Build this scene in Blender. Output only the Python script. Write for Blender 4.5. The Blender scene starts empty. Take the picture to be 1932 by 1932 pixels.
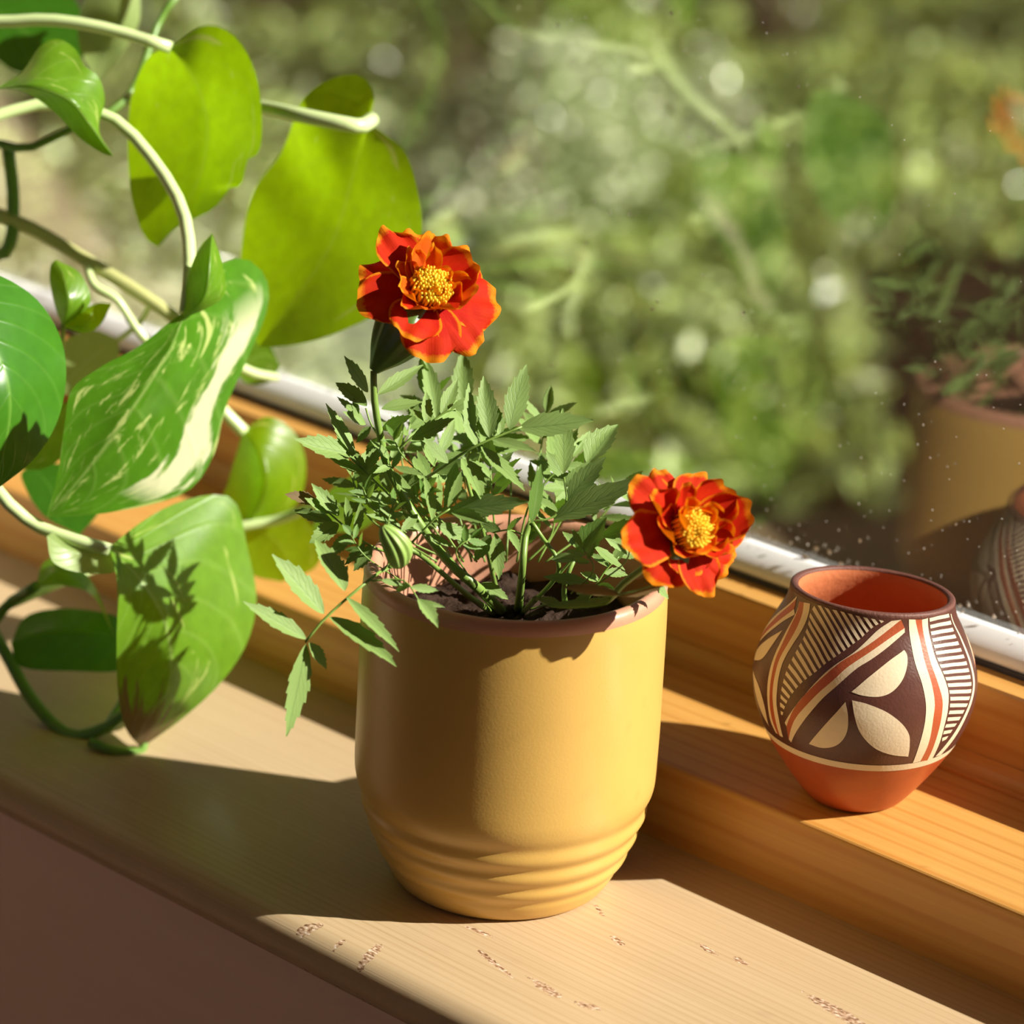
import bpy, math, random
import numpy as np
from mathutils import Vector, Matrix, noise

# ------------------------------------------------------------------ camera, light, exposure
scene = bpy.context.scene
col = scene.collection
FPX = 5900.0                                  # focal length for a 1932 px wide frame
PITCH, ROLL, YAW = math.radians(20.4), math.radians(3.0), math.radians(41.6)
fw = Vector((-math.sin(YAW) * math.cos(PITCH), math.cos(YAW) * math.cos(PITCH), -math.sin(PITCH)))
_r = Vector((math.cos(YAW), math.sin(YAW), 0)); _u = _r.cross(fw)
RX = math.cos(ROLL) * _r + math.sin(ROLL) * _u
UX = -math.sin(ROLL) * _r + math.cos(ROLL) * _u
CAM = Vector((0.77255848, -0.87669218, 0.59495531))
cd = bpy.data.cameras.new('camera'); cam = bpy.data.objects.new('camera', cd); col.objects.link(cam)
cam.matrix_world = Matrix(((RX.x, UX.x, -fw.x, CAM.x), (RX.y, UX.y, -fw.y, CAM.y), (RX.z, UX.z, -fw.z, CAM.z), (0, 0, 0, 1)))
cd.sensor_width = 36; cd.lens = FPX / 1932 * 36; cd.clip_start = 0.05; cd.clip_end = 200
cd.dof.use_dof = True; cd.dof.focus_distance = 1.245; cd.dof.aperture_fstop = 6.4
scene.camera = cam

SUN_AZ, SUN_EL = math.radians(60), math.radians(32.6)   # azimuth from the outward window normal (+Y) towards +X
SUN = Vector((math.sin(SUN_AZ) * math.cos(SUN_EL), math.cos(SUN_AZ) * math.cos(SUN_EL), math.sin(SUN_EL)))
sl = bpy.data.lights.new('sun', 'SUN'); sl.energy = 14.0; sl.angle = math.radians(0.53); sl.color = (1.0, 0.93, 0.82)
so = bpy.data.objects.new('sun', sl); col.objects.link(so)
so.rotation_euler = (-SUN).to_track_quat('-Z', 'Y').to_euler()
w = bpy.data.worlds.new('sky'); scene.world = w; w.use_nodes = True
nt = w.node_tree; bg = nt.nodes['Background']
sky = nt.nodes.new('ShaderNodeTexSky'); sky.sky_type = 'NISHITA'; sky.sun_disc = False
sky.sun_elevation = SUN_EL; sky.sun_rotation = SUN_AZ
nt.links.new(sky.outputs[0], bg.inputs[0]); bg.inputs[1].default_value = 0.05
vs = scene.view_settings
vs.view_transform = 'Standard'; vs.look = 'None'; vs.gamma = 1.0; vs.use_curve_mapping = False; vs.exposure = 0.0
scene.cycles.use_denoising = True
scene.cycles.max_bounces = 6; scene.cycles.diffuse_bounces = 5; scene.cycles.glossy_bounces = 3; scene.cycles.transmission_bounces = 4; scene.cycles.transparent_max_bounces = 8
scene.cycles.use_adaptive_sampling = True; scene.cycles.adaptive_threshold = 0.09
scene.cycles.sample_clamp_indirect = 6.0
rnd = random.Random(7)

# ------------------------------------------------------------------ helpers
Z0 = 1.28
def ray(px, py): return fw + RX * ((px - 966) / FPX) + UX * ((966 - py) / FPX)
def P(px, py, d=0.0): return CAM + ray(px, py) * (Z0 + d)
def on(px, py, axis, val):
    r = ray(px, py); return CAM + r * ((val - CAM[axis]) / r[axis])

def tag(o, label=None, cat=None, group=None, kind=None):
    if label: o['label'] = label
    if cat: o['category'] = cat
    if group: o['group'] = group
    if kind: o['kind'] = kind
    return o
def empty(name, loc, label, cat=None, group=None, kind=None):
    o = bpy.data.objects.new(name, None); col.objects.link(o); o.location = loc; o.empty_display_size = 0.02
    return tag(o, label, cat, group, kind)
def link(name, me, mat, parent=None, smooth=True):
    o = bpy.data.objects.new(name, me); col.objects.link(o)
    for m in (mat if isinstance(mat, (list, tuple)) else [mat]):
        if m and len(me.materials) < 8 and m.name not in [x.name for x in me.materials if x]: me.materials.append(m)
    if smooth and len(me.polygons): me.polygons.foreach_set('use_smooth', [True] * len(me.polygons))
    if parent:
        o.parent = parent
        o.matrix_parent_inverse = Matrix.Identity(4) if parent.parent else Matrix.Translation(-parent.location)
    return o
def mesh(name, v, f, uv=None):
    me = bpy.data.meshes.new(name); me.from_pydata([tuple(x) for x in v], [], f); me.update()
    if uv is not None:
        l = me.uv_layers.new(name='UVMap'); idx = np.empty(len(me.loops), int); me.loops.foreach_get('vertex_index', idx)
        l.data.foreach_set('uv', np.asarray(uv, float)[idx].ravel())
    return me
def box(x0, x1, y0, y1, z0, z1):
    v = [(x, y, z) for x in (x0, x1) for y in (y0, y1) for z in (z0, z1)]
    f = [(0, 1, 3, 2), (4, 6, 7, 5), (0, 4, 5, 1), (2, 3, 7, 6), (0, 2, 6, 4), (1, 5, 7, 3)]
    return v, f
def boxes(name, bs):
    V, Fs = [], []
    for b in bs:
        v, f = box(*b); n = len(V); V += v; Fs += [tuple(i + n for i in q) for q in f]
    return mesh(name, V, Fs)
def catmull(pts, n):
    pts = [np.array(p, float) for p in pts]
    if len(pts) == 2: return [pts[0] + (pts[1] - pts[0]) * t for t in np.linspace(0, 1, n)]
    seg = [0.0]
    for a, b in zip(pts, pts[1:]): seg.append(seg[-1] + max(1e-9, np.linalg.norm(b[:2] - a[:2] if len(a) > 3 else b - a)))
    out = []
    for s in np.linspace(0, seg[-1], n):
        i = min(max(0, int(np.searchsorted(seg, s, 'right')) - 1), len(pts) - 2)
        t = (s - seg[i]) / (seg[i + 1] - seg[i])
        p0 = pts[i - 1] if i > 0 else 2 * pts[0] - pts[1]
        p1, p2 = pts[i], pts[i + 1]
        p3 = pts[i + 2] if i + 2 < len(pts) else 2 * pts[-1] - pts[-2]
        out.append(0.5 * ((2 * p1) + (-p0 + p2) * t + (2 * p0 - 5 * p1 + 4 * p2 - p3) * t * t + (-p0 + 3 * p1 - 3 * p2 + p3) * t ** 3))
    return out
def tube_data(pts, radii, seg=10, cap=True):
    pts = [Vector(p) for p in pts]; V, F, UV = [], [], []
    t0 = (pts[1] - pts[0]).normalized(); nrm = t0.orthogonal().normalized()
    n = len(pts)
    for i, p in enumerate(pts):
        t = (pts[min(i + 1, n - 1)] - pts[max(i - 1, 0)]).normalized()
        nrm = (nrm - t * nrm.dot(t)).normalized(); b = t.cross(nrm)
        r = radii[i] if hasattr(radii, '__len__') else radii
        for k in range(seg):
            a = 2 * math.pi * k / seg; V.append(p + (nrm * math.cos(a) + b * math.sin(a)) * r); UV.append((k / seg, i / (n - 1)))
    for i in range(n - 1):
        for k in range(seg):
            k2 = (k + 1) % seg; F.append((i * seg + k, i * seg + k2, (i + 1) * seg + k2, (i + 1) * seg + k))
    if cap: F.append(tuple(range(seg - 1, -1, -1))); F.append(tuple((n - 1) * seg + k for k in range(seg)))
    return V, F, UV
def tube(name, pts, radii, mat, parent, n=24, seg=10):
    p = catmull([tuple(q) for q in pts], n)
    if hasattr(radii, '__len__'): radii = np.interp(np.linspace(0, 1, n), np.linspace(0, 1, len(radii)), radii)
    V, F, UV = tube_data(p, radii, seg); return link(name, mesh(name, V, F, UV), mat, parent)
def lathe(name, prof, c, seg=96, close_top=False, close_base=False):
    V, F = [], []
    for r, z in prof:
        for k in range(seg):
            a = 2 * math.pi * k / seg; V.append((c[0] + r * math.cos(a), c[1] + r * math.sin(a), c[2] + z))
    for i in range(len(prof) - 1):
        for k in range(seg):
            k2 = (k + 1) % seg; F.append((i * seg + k, i * seg + k2, (i + 1) * seg + k2, (i + 1) * seg + k))
    if close_base: F.append(tuple(range(seg - 1, -1, -1)))
    if close_top: F.append(tuple((len(prof) - 1) * seg + k for k in range(seg)))
    return mesh(name, V, F)
def smooth_prof(pts, n):
    return [(max(0.0005, p[0]), p[1]) for p in catmull(pts, n)]

# ------------------------------------------------------------------ materials
def new_mat(name):
    m = bpy.data.materials.new(name); m.use_nodes = True
    return m, m.node_tree, m.node_tree.nodes['Principled BSDF']
def N(nt, t, **kw):
    n = nt.nodes.new(t)
    for k, v in kw.items(): setattr(n, k, v)
    return n
def mixc(nt, fac, a, b, blend='MIX'):
    n = nt.nodes.new('ShaderNodeMix'); n.data_type = 'RGBA'; n.blend_type = blend
    for s, v in ((n.inputs[0], fac), (n.inputs[6], a), (n.inputs[7], b)):
        if isinstance(v, (int, float)): s.default_value = v
        elif isinstance(v, tuple): s.default_value = (*v, 1) if len(v) == 3 else v
        else: nt.links.new(v, s)
    return n.outputs[2]
def mth(nt, op, a, b=None, c=None, clamp=False):
    n = nt.nodes.new('ShaderNodeMath'); n.operation = op; n.use_clamp = clamp
    for i, v in enumerate((a, b, c)):
        if v is None: continue
        if isinstance(v, (int, float)): n.inputs[i].default_value = v
        else: nt.links.new(v, n.inputs[i])
    return n.outputs[0]
def ramp(nt, fac, stops, interp='LINEAR'):
    n = nt.nodes.new('ShaderNodeValToRGB'); cr = n.color_ramp; cr.interpolation = interp
    while len(cr.elements) < len(stops): cr.elements.new(0.5)
    for e, (p, c) in zip(cr.elements, stops): e.position = p; e.color = (*c, 1) if len(c) == 3 else c
    nt.links.new(fac, n.inputs[0]); return n.outputs[0]
def noise_tex(nt, scale, detail=3, vec=None, stretch=None, rough=0.5, coord='Object', dist=0.0):
    tc = N(nt, 'ShaderNodeTexCoord').outputs[coord] if vec is None else vec
    if stretch:
        mp = N(nt, 'ShaderNodeMapping'); mp.inputs['Scale'].default_value = stretch; nt.links.new(tc, mp.inputs[0]); tc = mp.outputs[0]
    n = N(nt, 'ShaderNodeTexNoise'); n.inputs['Scale'].default_value = scale; n.inputs['Detail'].default_value = detail
    n.inputs['Roughness'].default_value = rough; n.inputs['Distortion'].default_value = dist
    nt.links.new(tc, n.inputs['Vector']); return n.outputs['Fac']
def bump(nt, bs, height, strength, dist=0.001):
    b = N(nt, 'ShaderNodeBump'); b.inputs['Strength'].default_value = strength; b.inputs['Distance'].default_value = dist
    nt.links.new(height, b.inputs['Height']); nt.links.new(b.outputs[0], bs.inputs['Normal'])
def plain(name, c, rough=0.5, spec=0.5, var=0.0, vscale=60, bmp=0.0, bscale=400):
    m, nt, b = new_mat(name)
    b.inputs['Base Color'].default_value = (*c, 1); b.inputs['Roughness'].default_value = rough; b.inputs['Specular IOR Level'].default_value = spec
    if var:
        f = noise_tex(nt, vscale, 4)
        nt.links.new(mixc(nt, f, tuple(x * (1 - var) for x in c), tuple(min(1, x * (1 + var)) for x in c)), b.inputs['Base Color'])
    if bmp: bump(nt, b, noise_tex(nt, bscale, 4), bmp)
    return m
def wood(name, light, dark, rough, chips=(), grain=300.0, coat=0.0, contrast=0.5, spec=0.35, rings=80.0, ringw=0.3):
    """plain-sawn board, grain along X"""
    m, nt, b = new_mat(name)
    f1 = noise_tex(nt, 1.0, 3, stretch=(3.0, grain, grain), rough=0.6, dist=0.4)
    f2 = noise_tex(nt, 1.0, 2, stretch=(1.6, 45, 45), rough=0.5, dist=0.6)
    f3 = noise_tex(nt, 9.0, 2)
    wv = N(nt, 'ShaderNodeTexWave'); wv.wave_type = 'BANDS'; wv.bands_direction = 'Y'
    wv.inputs['Scale'].default_value = rings; wv.inputs['Distortion'].default_value = 7; wv.inputs['Detail'].default_value = 2; wv.inputs['Detail Scale'].default_value = 0.35
    tc = N(nt, 'ShaderNodeTexCoord'); mp = N(nt, 'ShaderNodeMapping'); mp.inputs['Scale'].default_value = (0.07, 1, 1)
    mp.inputs['Rotation'].default_value = (0.5, 0, 0.0)
    nt.links.new(tc.outputs['Object'], mp.inputs[0]); nt.links.new(mp.outputs[0], wv.inputs[0])
    g = mth(nt, 'ADD', mth(nt, 'MULTIPLY', f1, 0.45), mth(nt, 'MULTIPLY', f2, 0.22))
    g = mth(nt, 'ADD', g, mth(nt, 'MULTIPLY', mth(nt, 'POWER', wv.outputs['Fac'], 5.0), ringw))
    g = mth(nt, 'ADD', g, mth(nt, 'MULTIPLY', f3, 0.08))
    c = ramp(nt, g, [(0.5 - contrast * 0.45, light), (0.5 + contrast * 0.5, dark)])
    h = f1
    if chips:
        sep = N(nt, 'ShaderNodeSeparateXYZ'); nt.links.new(tc.outputs['Object'], sep.inputs[0])
        wob = noise_tex(nt, 420, 4); tot = None
        for (cx, cy, a, bb, ang) in chips:
            dx = mth(nt, 'SUBTRACT', sep.outputs[0], cx); dy = mth(nt, 'SUBTRACT', sep.outputs[1], cy)
            ca, sa = math.cos(ang), math.sin(ang)
            e1 = mth(nt, 'ADD', mth(nt, 'MULTIPLY', dx, ca / a), mth(nt, 'MULTIPLY', dy, sa / a))
            e2 = mth(nt, 'ADD', mth(nt, 'MULTIPLY', dx, -sa / bb), mth(nt, 'MULTIPLY', dy, ca / bb))
            e = mth(nt, 'SQRT', mth(nt, 'ADD', mth(nt, 'MULTIPLY', e1, e1), mth(nt, 'MULTIPLY', e2, e2)))
            e = mth(nt, 'ADD', e, mth(nt, 'MULTIPLY', wob, 1.3))
            mk = mth(nt, 'LESS_THAN', e, 1.45)
            tot = mk if tot is None else mth(nt, 'MAXIMUM', tot, mk)
        fine = noise_tex(nt, 900, 3, stretch=(0.5, 1, 1))
        cc = ramp(nt, fine, [(0.35, (0.13, 0.06, 0.03)), (0.5, (0.45, 0.27, 0.16)), (0.68, (0.8, 0.68, 0.55))])
        # scattered fine nicks
        vn = noise_tex(nt, 260, 5, stretch=(0.35, 1.0, 1.0), rough=0.7)
        big = noise_tex(nt, 14, 2)
        nick = mth(nt, 'MULTIPLY', mth(nt, 'GREATER_THAN', vn, 0.70), mth(nt, 'GREATER_THAN', big, 0.5))
        c = mixc(nt, mth(nt, 'MULTIPLY', nick, 0.55), c, (0.33, 0.2, 0.1))
        c = mixc(nt, tot, c, cc)
        h = mth(nt, 'SUBTRACT', h, mth(nt, 'MULTIPLY', mth(nt, 'ADD', tot, nick), 2.0))
    nt.links.new(c, b.inputs['Base Color']); b.inputs['Roughness'].default_value = rough; b.inputs['Specular IOR Level'].default_value = spec
    b.inputs['Coat Weight'].default_value = coat; b.inputs['Coat Roughness'].default_value = 0.25
    bump(nt, b, h, 0.25, 0.0004)
    return m
def leaf_mat(name, top, trans, rough=0.35, fac=0.5, varieg=0.0, vein=(0.55, 0.75, 0.25), vein_w=0.02, vcol=(0.75, 0.82, 0.45), mott=0.25, spec=0.5, vscale=9.0, tip=False, streak=False):
    m, nt, b = new_mat(name)
    uv = N(nt, 'ShaderNodeTexCoord').outputs['UV']
    sep = N(nt, 'ShaderNodeSeparateXYZ'); nt.links.new(uv, sep.inputs[0])
    du = mth(nt, 'ABSOLUTE', mth(nt, 'SUBTRACT', sep.outputs[0], 0.5))
    vm = mth(nt, 'SUBTRACT', 1.0, mth(nt, 'DIVIDE', du, vein_w), clamp=True)
    # side veins: run forward from the midrib
    sv = mth(nt, 'SINE', mth(nt, 'MULTIPLY', mth(nt, 'SUBTRACT', sep.outputs[1], mth(nt, 'MULTIPLY', du, 0.75)), 46.0))
    svm = mth(nt, 'MULTIPLY', mth(nt, 'POWER', mth(nt, 'MAXIMUM', sv, 0.0), 8.0), 0.10)
    f = noise_tex(nt, 140, 4)
    cT = mixc(nt, f, tuple(x * (1 - mott) for x in top), tuple(x * (1 + mott) for x in top))
    cR = mixc(nt, f, tuple(x * (1 - mott) for x in trans), tuple(min(1, x * (1 + mott)) for x in trans))
    vmk = mth(nt, 'MAXIMUM', mth(nt, 'MULTIPLY', vm, 0.55), svm)
    cT = mixc(nt, vmk, cT, vein); cR = mixc(nt, mth(nt, 'MULTIPLY', vmk, 0.6), cR, vein)
    if varieg:
        n1 = noise_tex(nt, vscale, 5, vec=uv, stretch=(1.6, 0.55, 1), rough=0.62, dist=0.7)
        mk = ramp(nt, n1, [(0.66 - varieg * 0.2, (0, 0, 0)), (0.72 - varieg * 0.2, (1, 1, 1))])
        cT = mixc(nt, mk, cT, vcol); cR = mixc(nt, mk, cR, vcol)
    if streak:
        uu = mth(nt, 'ADD', sep.outputs[0], mth(nt, 'MULTIPLY', mth(nt, 'SUBTRACT', noise_tex(nt, 9, 5, vec=uv, stretch=(1, 0.35, 1), rough=0.6), 0.5), 0.3))
        mk = mth(nt, 'MULTIPLY', ramp(nt, uu, [(0.80, (0, 0, 0)), (0.82, (1, 1, 1)), (0.95, (1, 1, 1)), (0.97, (0, 0, 0))]), ramp(nt, sep.outputs[1], [(0.22, (0, 0, 0)), (0.32, (1, 1, 1)), (0.72, (1, 1, 1)), (0.8, (0, 0, 0))]))
        cT = mixc(nt, mk, cT, (0.78, 0.80, 0.5)); cR = mixc(nt, mk, cR, (0.78, 0.80, 0.5))
    if tip:
        tv = mth(nt, 'ADD', sep.outputs[1], mth(nt, 'MULTIPLY', mth(nt, 'SUBTRACT', noise_tex(nt, 12, 4, vec=uv, stretch=(1.6, 0.4, 1)), 0.5), 0.5))
        tv = mth(nt, 'SUBTRACT', tv, mth(nt, 'MULTIPLY', sep.outputs[0], 0.30))
        mk = ramp(nt, tv, [(0.62, (0, 0, 0)), (0.72, (1, 1, 1))])
        cT = mixc(nt, mk, cT, (0.30, 0.20, 0.10)); cR = mixc(nt, mk, cR, (0.22, 0.13, 0.04))
    nt.links.new(cT, b.inputs['Base Color']); b.inputs['Roughness'].default_value = rough; b.inputs['Specular IOR Level'].default_value = spec
    bump(nt, b, mth(nt, 'ADD', mth(nt, 'MULTIPLY', svm, -6.0), mth(nt, 'MULTIPLY', f, 0.4)), 0.3, 0.0006)
    t = N(nt, 'ShaderNodeBsdfTranslucent'); nt.links.new(cR, t.inputs[0])
    mx = N(nt, 'ShaderNodeMixShader'); mx.inputs[0].default_value = fac
    nt.links.new(b.outputs[0], mx.inputs[1]); nt.links.new(t.outputs[0], mx.inputs[2])
    nt.links.new(mx.outputs[0], nt.nodes['Material Output'].inputs[0])
    return m

M = {}
def chip(px, py, a, b, ang=0.0):
    q = on(px, py, 2, 0.0); return (q.x, q.y, a * 1.3, b * 1.35, ang)
chips = [chip(700, 1798, .0022, .0075, 0.25), chip(583, 1748, .0028, .005, -0.4), chip(1585, 1912, .017, .0026, -0.12), chip(1165, 1775, .004, .0018, -0.3),
         chip(1335, 1791, .005, .0013, -0.2), chip(1398, 1814, .004, .0014, -0.2), chip(1030, 1865, .009, .002, -0.15), chip(930, 1815, .012, .0012, -0.25),
         chip(905, 1758, .006, .001, 0.1), chip(1110, 1898, .005, .0018, 0.3), chip(1130, 1717, .006, .0009, -0.5), chip(640, 1778, .0012, .003, 0)]
M['sill'] = wood('pale_worn_maple', (0.59, 0.44, 0.275), (0.41, 0.27, 0.135), 0.40, chips, grain=620, contrast=0.62, spec=0.40, rings=95, ringw=0.15)
M['rail'] = wood('varnished_orange_pine', (0.70, 0.39, 0.11), (0.50, 0.205, 0.036), 0.34, grain=320, coat=0.12, contrast=0.62, rings=42, ringw=0.22)
M['apron'] = wood('dusky_wood_panel', (0.84, 0.60, 0.48), (0.72, 0.50, 0.39), 0.5, grain=60, contrast=0.7, ringw=0.04)
M['wall'] = plain('off_white_plaster', (0.82, 0.64, 0.47), 0.8)
M['floor'] = wood('honey_floor_boards', (0.5, 0.32, 0.18), (0.36, 0.21, 0.1), 0.4, grain=60)
M['bead'] = plain('white_glazing_strip', (0.93, 0.93, 0.96), 0.35, var=0.03, vscale=90)
M['gasket'] = plain('dark_navy_gasket', (0.02, 0.025, 0.045), 0.4)
M['soil_out'] = plain('garden_soil', (0.016, 0.010, 0.006), 0.95, 0.0, var=0.6, vscale=3.0, bmp=0.4, bscale=30)

# pane: clear glass with a low-emissivity sheen, dust specks and smears
def glass_mat():
    m, nt, b = new_mat('window_glass'); nt.nodes.remove(b)
    tr = N(nt, 'ShaderNodeBsdfTransparent'); tr.inputs[0].default_value = (0.97, 0.985, 0.975, 1)
    gl = N(nt, 'ShaderNodeBsdfGlossy'); gl.inputs['Roughness'].default_value = 0.0; gl.inputs[0].default_value = (1.0, 0.98, 0.95, 1)
    lw = N(nt, 'ShaderNodeLayerWeight'); lw.inputs[0].default_value = 0.5
    fr = mth(nt, 'ADD', 0.12, mth(nt, 'MULTIPLY', mth(nt, 'POWER', lw.outputs['Facing'], 5.0), 0.88))
    mx = N(nt, 'ShaderNodeMixShader'); nt.links.new(fr, mx.inputs[0]); nt.links.new(tr.outputs[0], mx.inputs[1]); nt.links.new(gl.outputs[0], mx.inputs[2])
    nt.links.new(mx.outputs[0], nt.nodes['Material Output'].inputs[0])
    return m
M['glass'] = glass_mat()
M['dust'] = plain('pale_dust', (0.75, 0.70, 0.66), 0.9, 0.1)

# ------------------------------------------------------------------ room and window
XL, XR = -1.0, 1.0
def sweep_x(name, prof, x0, x1, mat, label, kind='structure', parent=None, n=60):
    """closed YZ profile swept along the window"""
    V, F = [], []; k = len(prof)
    xs = np.linspace(x0, x1, n)
    for x in xs: V += [(x, y, z) for y, z in prof]
    for i in range(n - 1):
        for j in range(k):
            j2 = (j + 1) % k; F.append((i * k + j, (i + 1) * k + j, (i + 1) * k + j2, i * k + j2))
    F.append(tuple(range(k))); F.append(tuple((n - 1) * k + j for j in range(k - 1, -1, -1)))
    o = link(name, mesh(name, V, F), mat, parent, smooth=False)
    if parent is None: tag(o, label, 'window sill' if 'trim' in name else None, kind=kind)
    elif label: tag(o, label)
    return o
def arc(cy, cz, r, a0, a1, n=7): return [(cy + r * math.cos(math.radians(a)), cz + r * math.sin(math.radians(a))) for a in np.linspace(a0, a1, n)]
# sill board with its rounded nosing
sill_prof = [(0.0725, 0.0)] + [(-0.088 + 0.0125 * math.cos(a), -0.0095 + 0.0095 * math.sin(a)) for a in np.linspace(math.pi / 2, math.pi * 1.32, 12)] + [(-0.0915, -0.0215), (-0.085, -0.0222), (0.0725, -0.0222)]
sill = sweep_x('trim_1', sill_prof, XL, XR, M['sill'], 'pale worn wooden window sill board with rounded chipped front edge')
sill.data.polygons.foreach_set('use_smooth', [abs(p.normal.x) < 0.5 and len(p.vertices) == 4 and p.center.y < -0.0885 for p in sill.data.polygons])
rail_prof = [(0.0725, -0.02)] + arc(0.0745, 0.0335, 0.0022, 180, 90, 5) + [(0.160, 0.0395), (0.160, -0.02)]
sweep_x('trim_2', rail_prof, XL, XR, M['rail'], 'raised orange varnished wooden step behind the sill board')
apron = sweep_x('trim_3', [(-0.085, -0.0222), (-0.085, -0.80), (-0.06, -0.80), (-0.06, -0.0222)], XL, XR, M['apron'], 'dusky brown wooden panel below the sill edge')

win = empty('window_1', (0, 0.17, 0.04), 'wood framed window with white glazing strip and dusty glass', None, kind='structure')
sash_prof = [(0.1605, 0.0405), (0.1605, 0.078), (0.1614, 0.0793), (0.181, 0.0815), (0.205, 0.0815), (0.205, 0.0405)]
sweep_x('lower_sash', sash_prof, XL, XR, M['rail'], 'orange wooden bottom rail of the window sash', parent=win)
sweep_x('cove_moulding', [(0.152, 0.0392), (0.152, 0.0402)] + arc(0.1522, 0.0482, 0.0072, -90, 0, 6) + [(0.1604, 0.0482), (0.1604, 0.0396)], XL, XR, M['rail'], None, parent=win)
sweep_x('gasket', [(0.1740, 0.0806), (0.1740, 0.0832), (0.1862, 0.0832), (0.1862, 0.0811)], XL, XR, M['gasket'], 'dark rubber gasket under the white strip', parent=win)
bead_prof = [(0.1752, 0.0833), (0.1747, 0.0850), (0.1752, 0.0868), (0.1766, 0.0886), (0.1788, 0.0905), (0.1815, 0.0924), (0.1845, 0.0940), (0.1868, 0.0950), (0.1868, 0.0833)]
sweep_x('glazing_bead', bead_prof, XL, XR, M['bead'], 'white rounded glazing strip at the foot of the glass', parent=win).data.polygons.foreach_set('use_smooth', [True] * (59 * len(bead_prof)) + [False, False])
for s in (XL - 0.05, XR - 0.0):
    link('side_stile', boxes('side_stile', [(s, s + 0.05, 0.165, 0.205, 0.035, 1.45)]), M['rail'], win, False)
link('head_rail', boxes('head_rail', [(XL, XR, 0.165, 0.205, 1.40, 1.45)]), M['rail'], win, False)
pane = link('pane', boxes('pane', [(XL, XR, 0.1869, 0.1899, 0.0845, 1.40)]), M['glass'], win, False)
def specks(n):
    r = random.Random(41); V, F = [], []
    for _ in range(n):
        x = r.uniform(-0.75, 0.6); z = 0.098 + 0.5 * r.random() ** 1.7
        if noise.noise(Vector((x * 6, 0, z * 6 + 4))) < r.uniform(-0.35, 0.45): continue
        s = 0.00016 + 0.00065 * r.random() ** 5; el = r.uniform(1, 1.6); a0 = r.uniform(0, 3.14); i = len(V)
        for k in range(7):
            a = 6.2832 * k / 7; u, v = math.cos(a) * s * el, math.sin(a) * s
            V.append((x + u * math.cos(a0) - v * math.sin(a0), 0.18682, z + u * math.sin(a0) + v * math.cos(a0)))
        V.append((x, 0.1864, z))
        F += [(i + k, i + (k + 1) % 7, i + 7) for k in range(7)]
    for _ in range(160):                                   # dried splashes along the glazing strip
        x = r.uniform(-0.75, 0.6); z = 0.0950 + 0.007 * r.random() ** 2; s = r.uniform(0.0004, 0.0016); i = len(V); m = 9
        for k in range(m):
            a = 6.2832 * k / m; q = s * r.uniform(0.45, 1.2); V.append((x + q * math.cos(a), 0.18682, z + q * math.sin(a)))
        V.append((x, 0.1863, z)); F += [(i + k, i + (k + 1) % m, i + m) for k in range(m)]
    return mesh('dust_specks', V, F)
dust = link('dust_specks', specks(2600), M['dust'], win, False); dust['kind'] = 'stuff'; tag(dust, 'pale dust specks and dried splashes on the glass')

def struct(name, bs, mat, label):
    return tag(link(name, boxes(name, bs), mat, None, False), label, kind='structure')
struct('wall_front', [(-2.2, XL - 0.05, 0.07, 0.24, -0.8, 1.7), (XR + 0.05, 2.2, 0.07, 0.24, -0.8, 1.7), (XL - 0.05, XR + 0.05, 0.07, 0.24, 1.45, 1.7), (XL - 0.05, XR + 0.05, 0.075, 0.24, -0.8, -0.024)], M['wall'], 'plastered wall around the window')
struct('wall_left', [(-2.3, -2.2, -2.6, 0.24, -0.8, 1.7)], M['wall'], 'plastered side wall of the room')
struct('wall_right', [(2.2, 2.3, -2.6, 0.24, -0.8, 1.7)], M['wall'], 'plastered side wall of the room by the sunny end')
struct('wall_back', [(-2.2, 2.2, -2.6, -2.5, -0.8, 0.0), (-2.2, -1.2, -2.6, -2.5, 0.0, 1.5), (1.2, 2.2, -2.6, -2.5, 0.0, 1.5), (-2.2, 2.2, -2.6, -2.5, 1.5, 1.7)], M['wall'], 'plastered back wall with a wide opening added for fill light')  # unseen opening, put in so sky light fills the room
struct('floor', [(-2.3, 2.3, -2.6, 0.24, -0.9, -0.8)], M['floor'], 'wooden floor of the room')
struct('ceiling', [(-2.3, 2.3, -2.6, 0.24, 1.7, 1.8)], M['wall'], 'plastered ceiling of the room')

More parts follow.
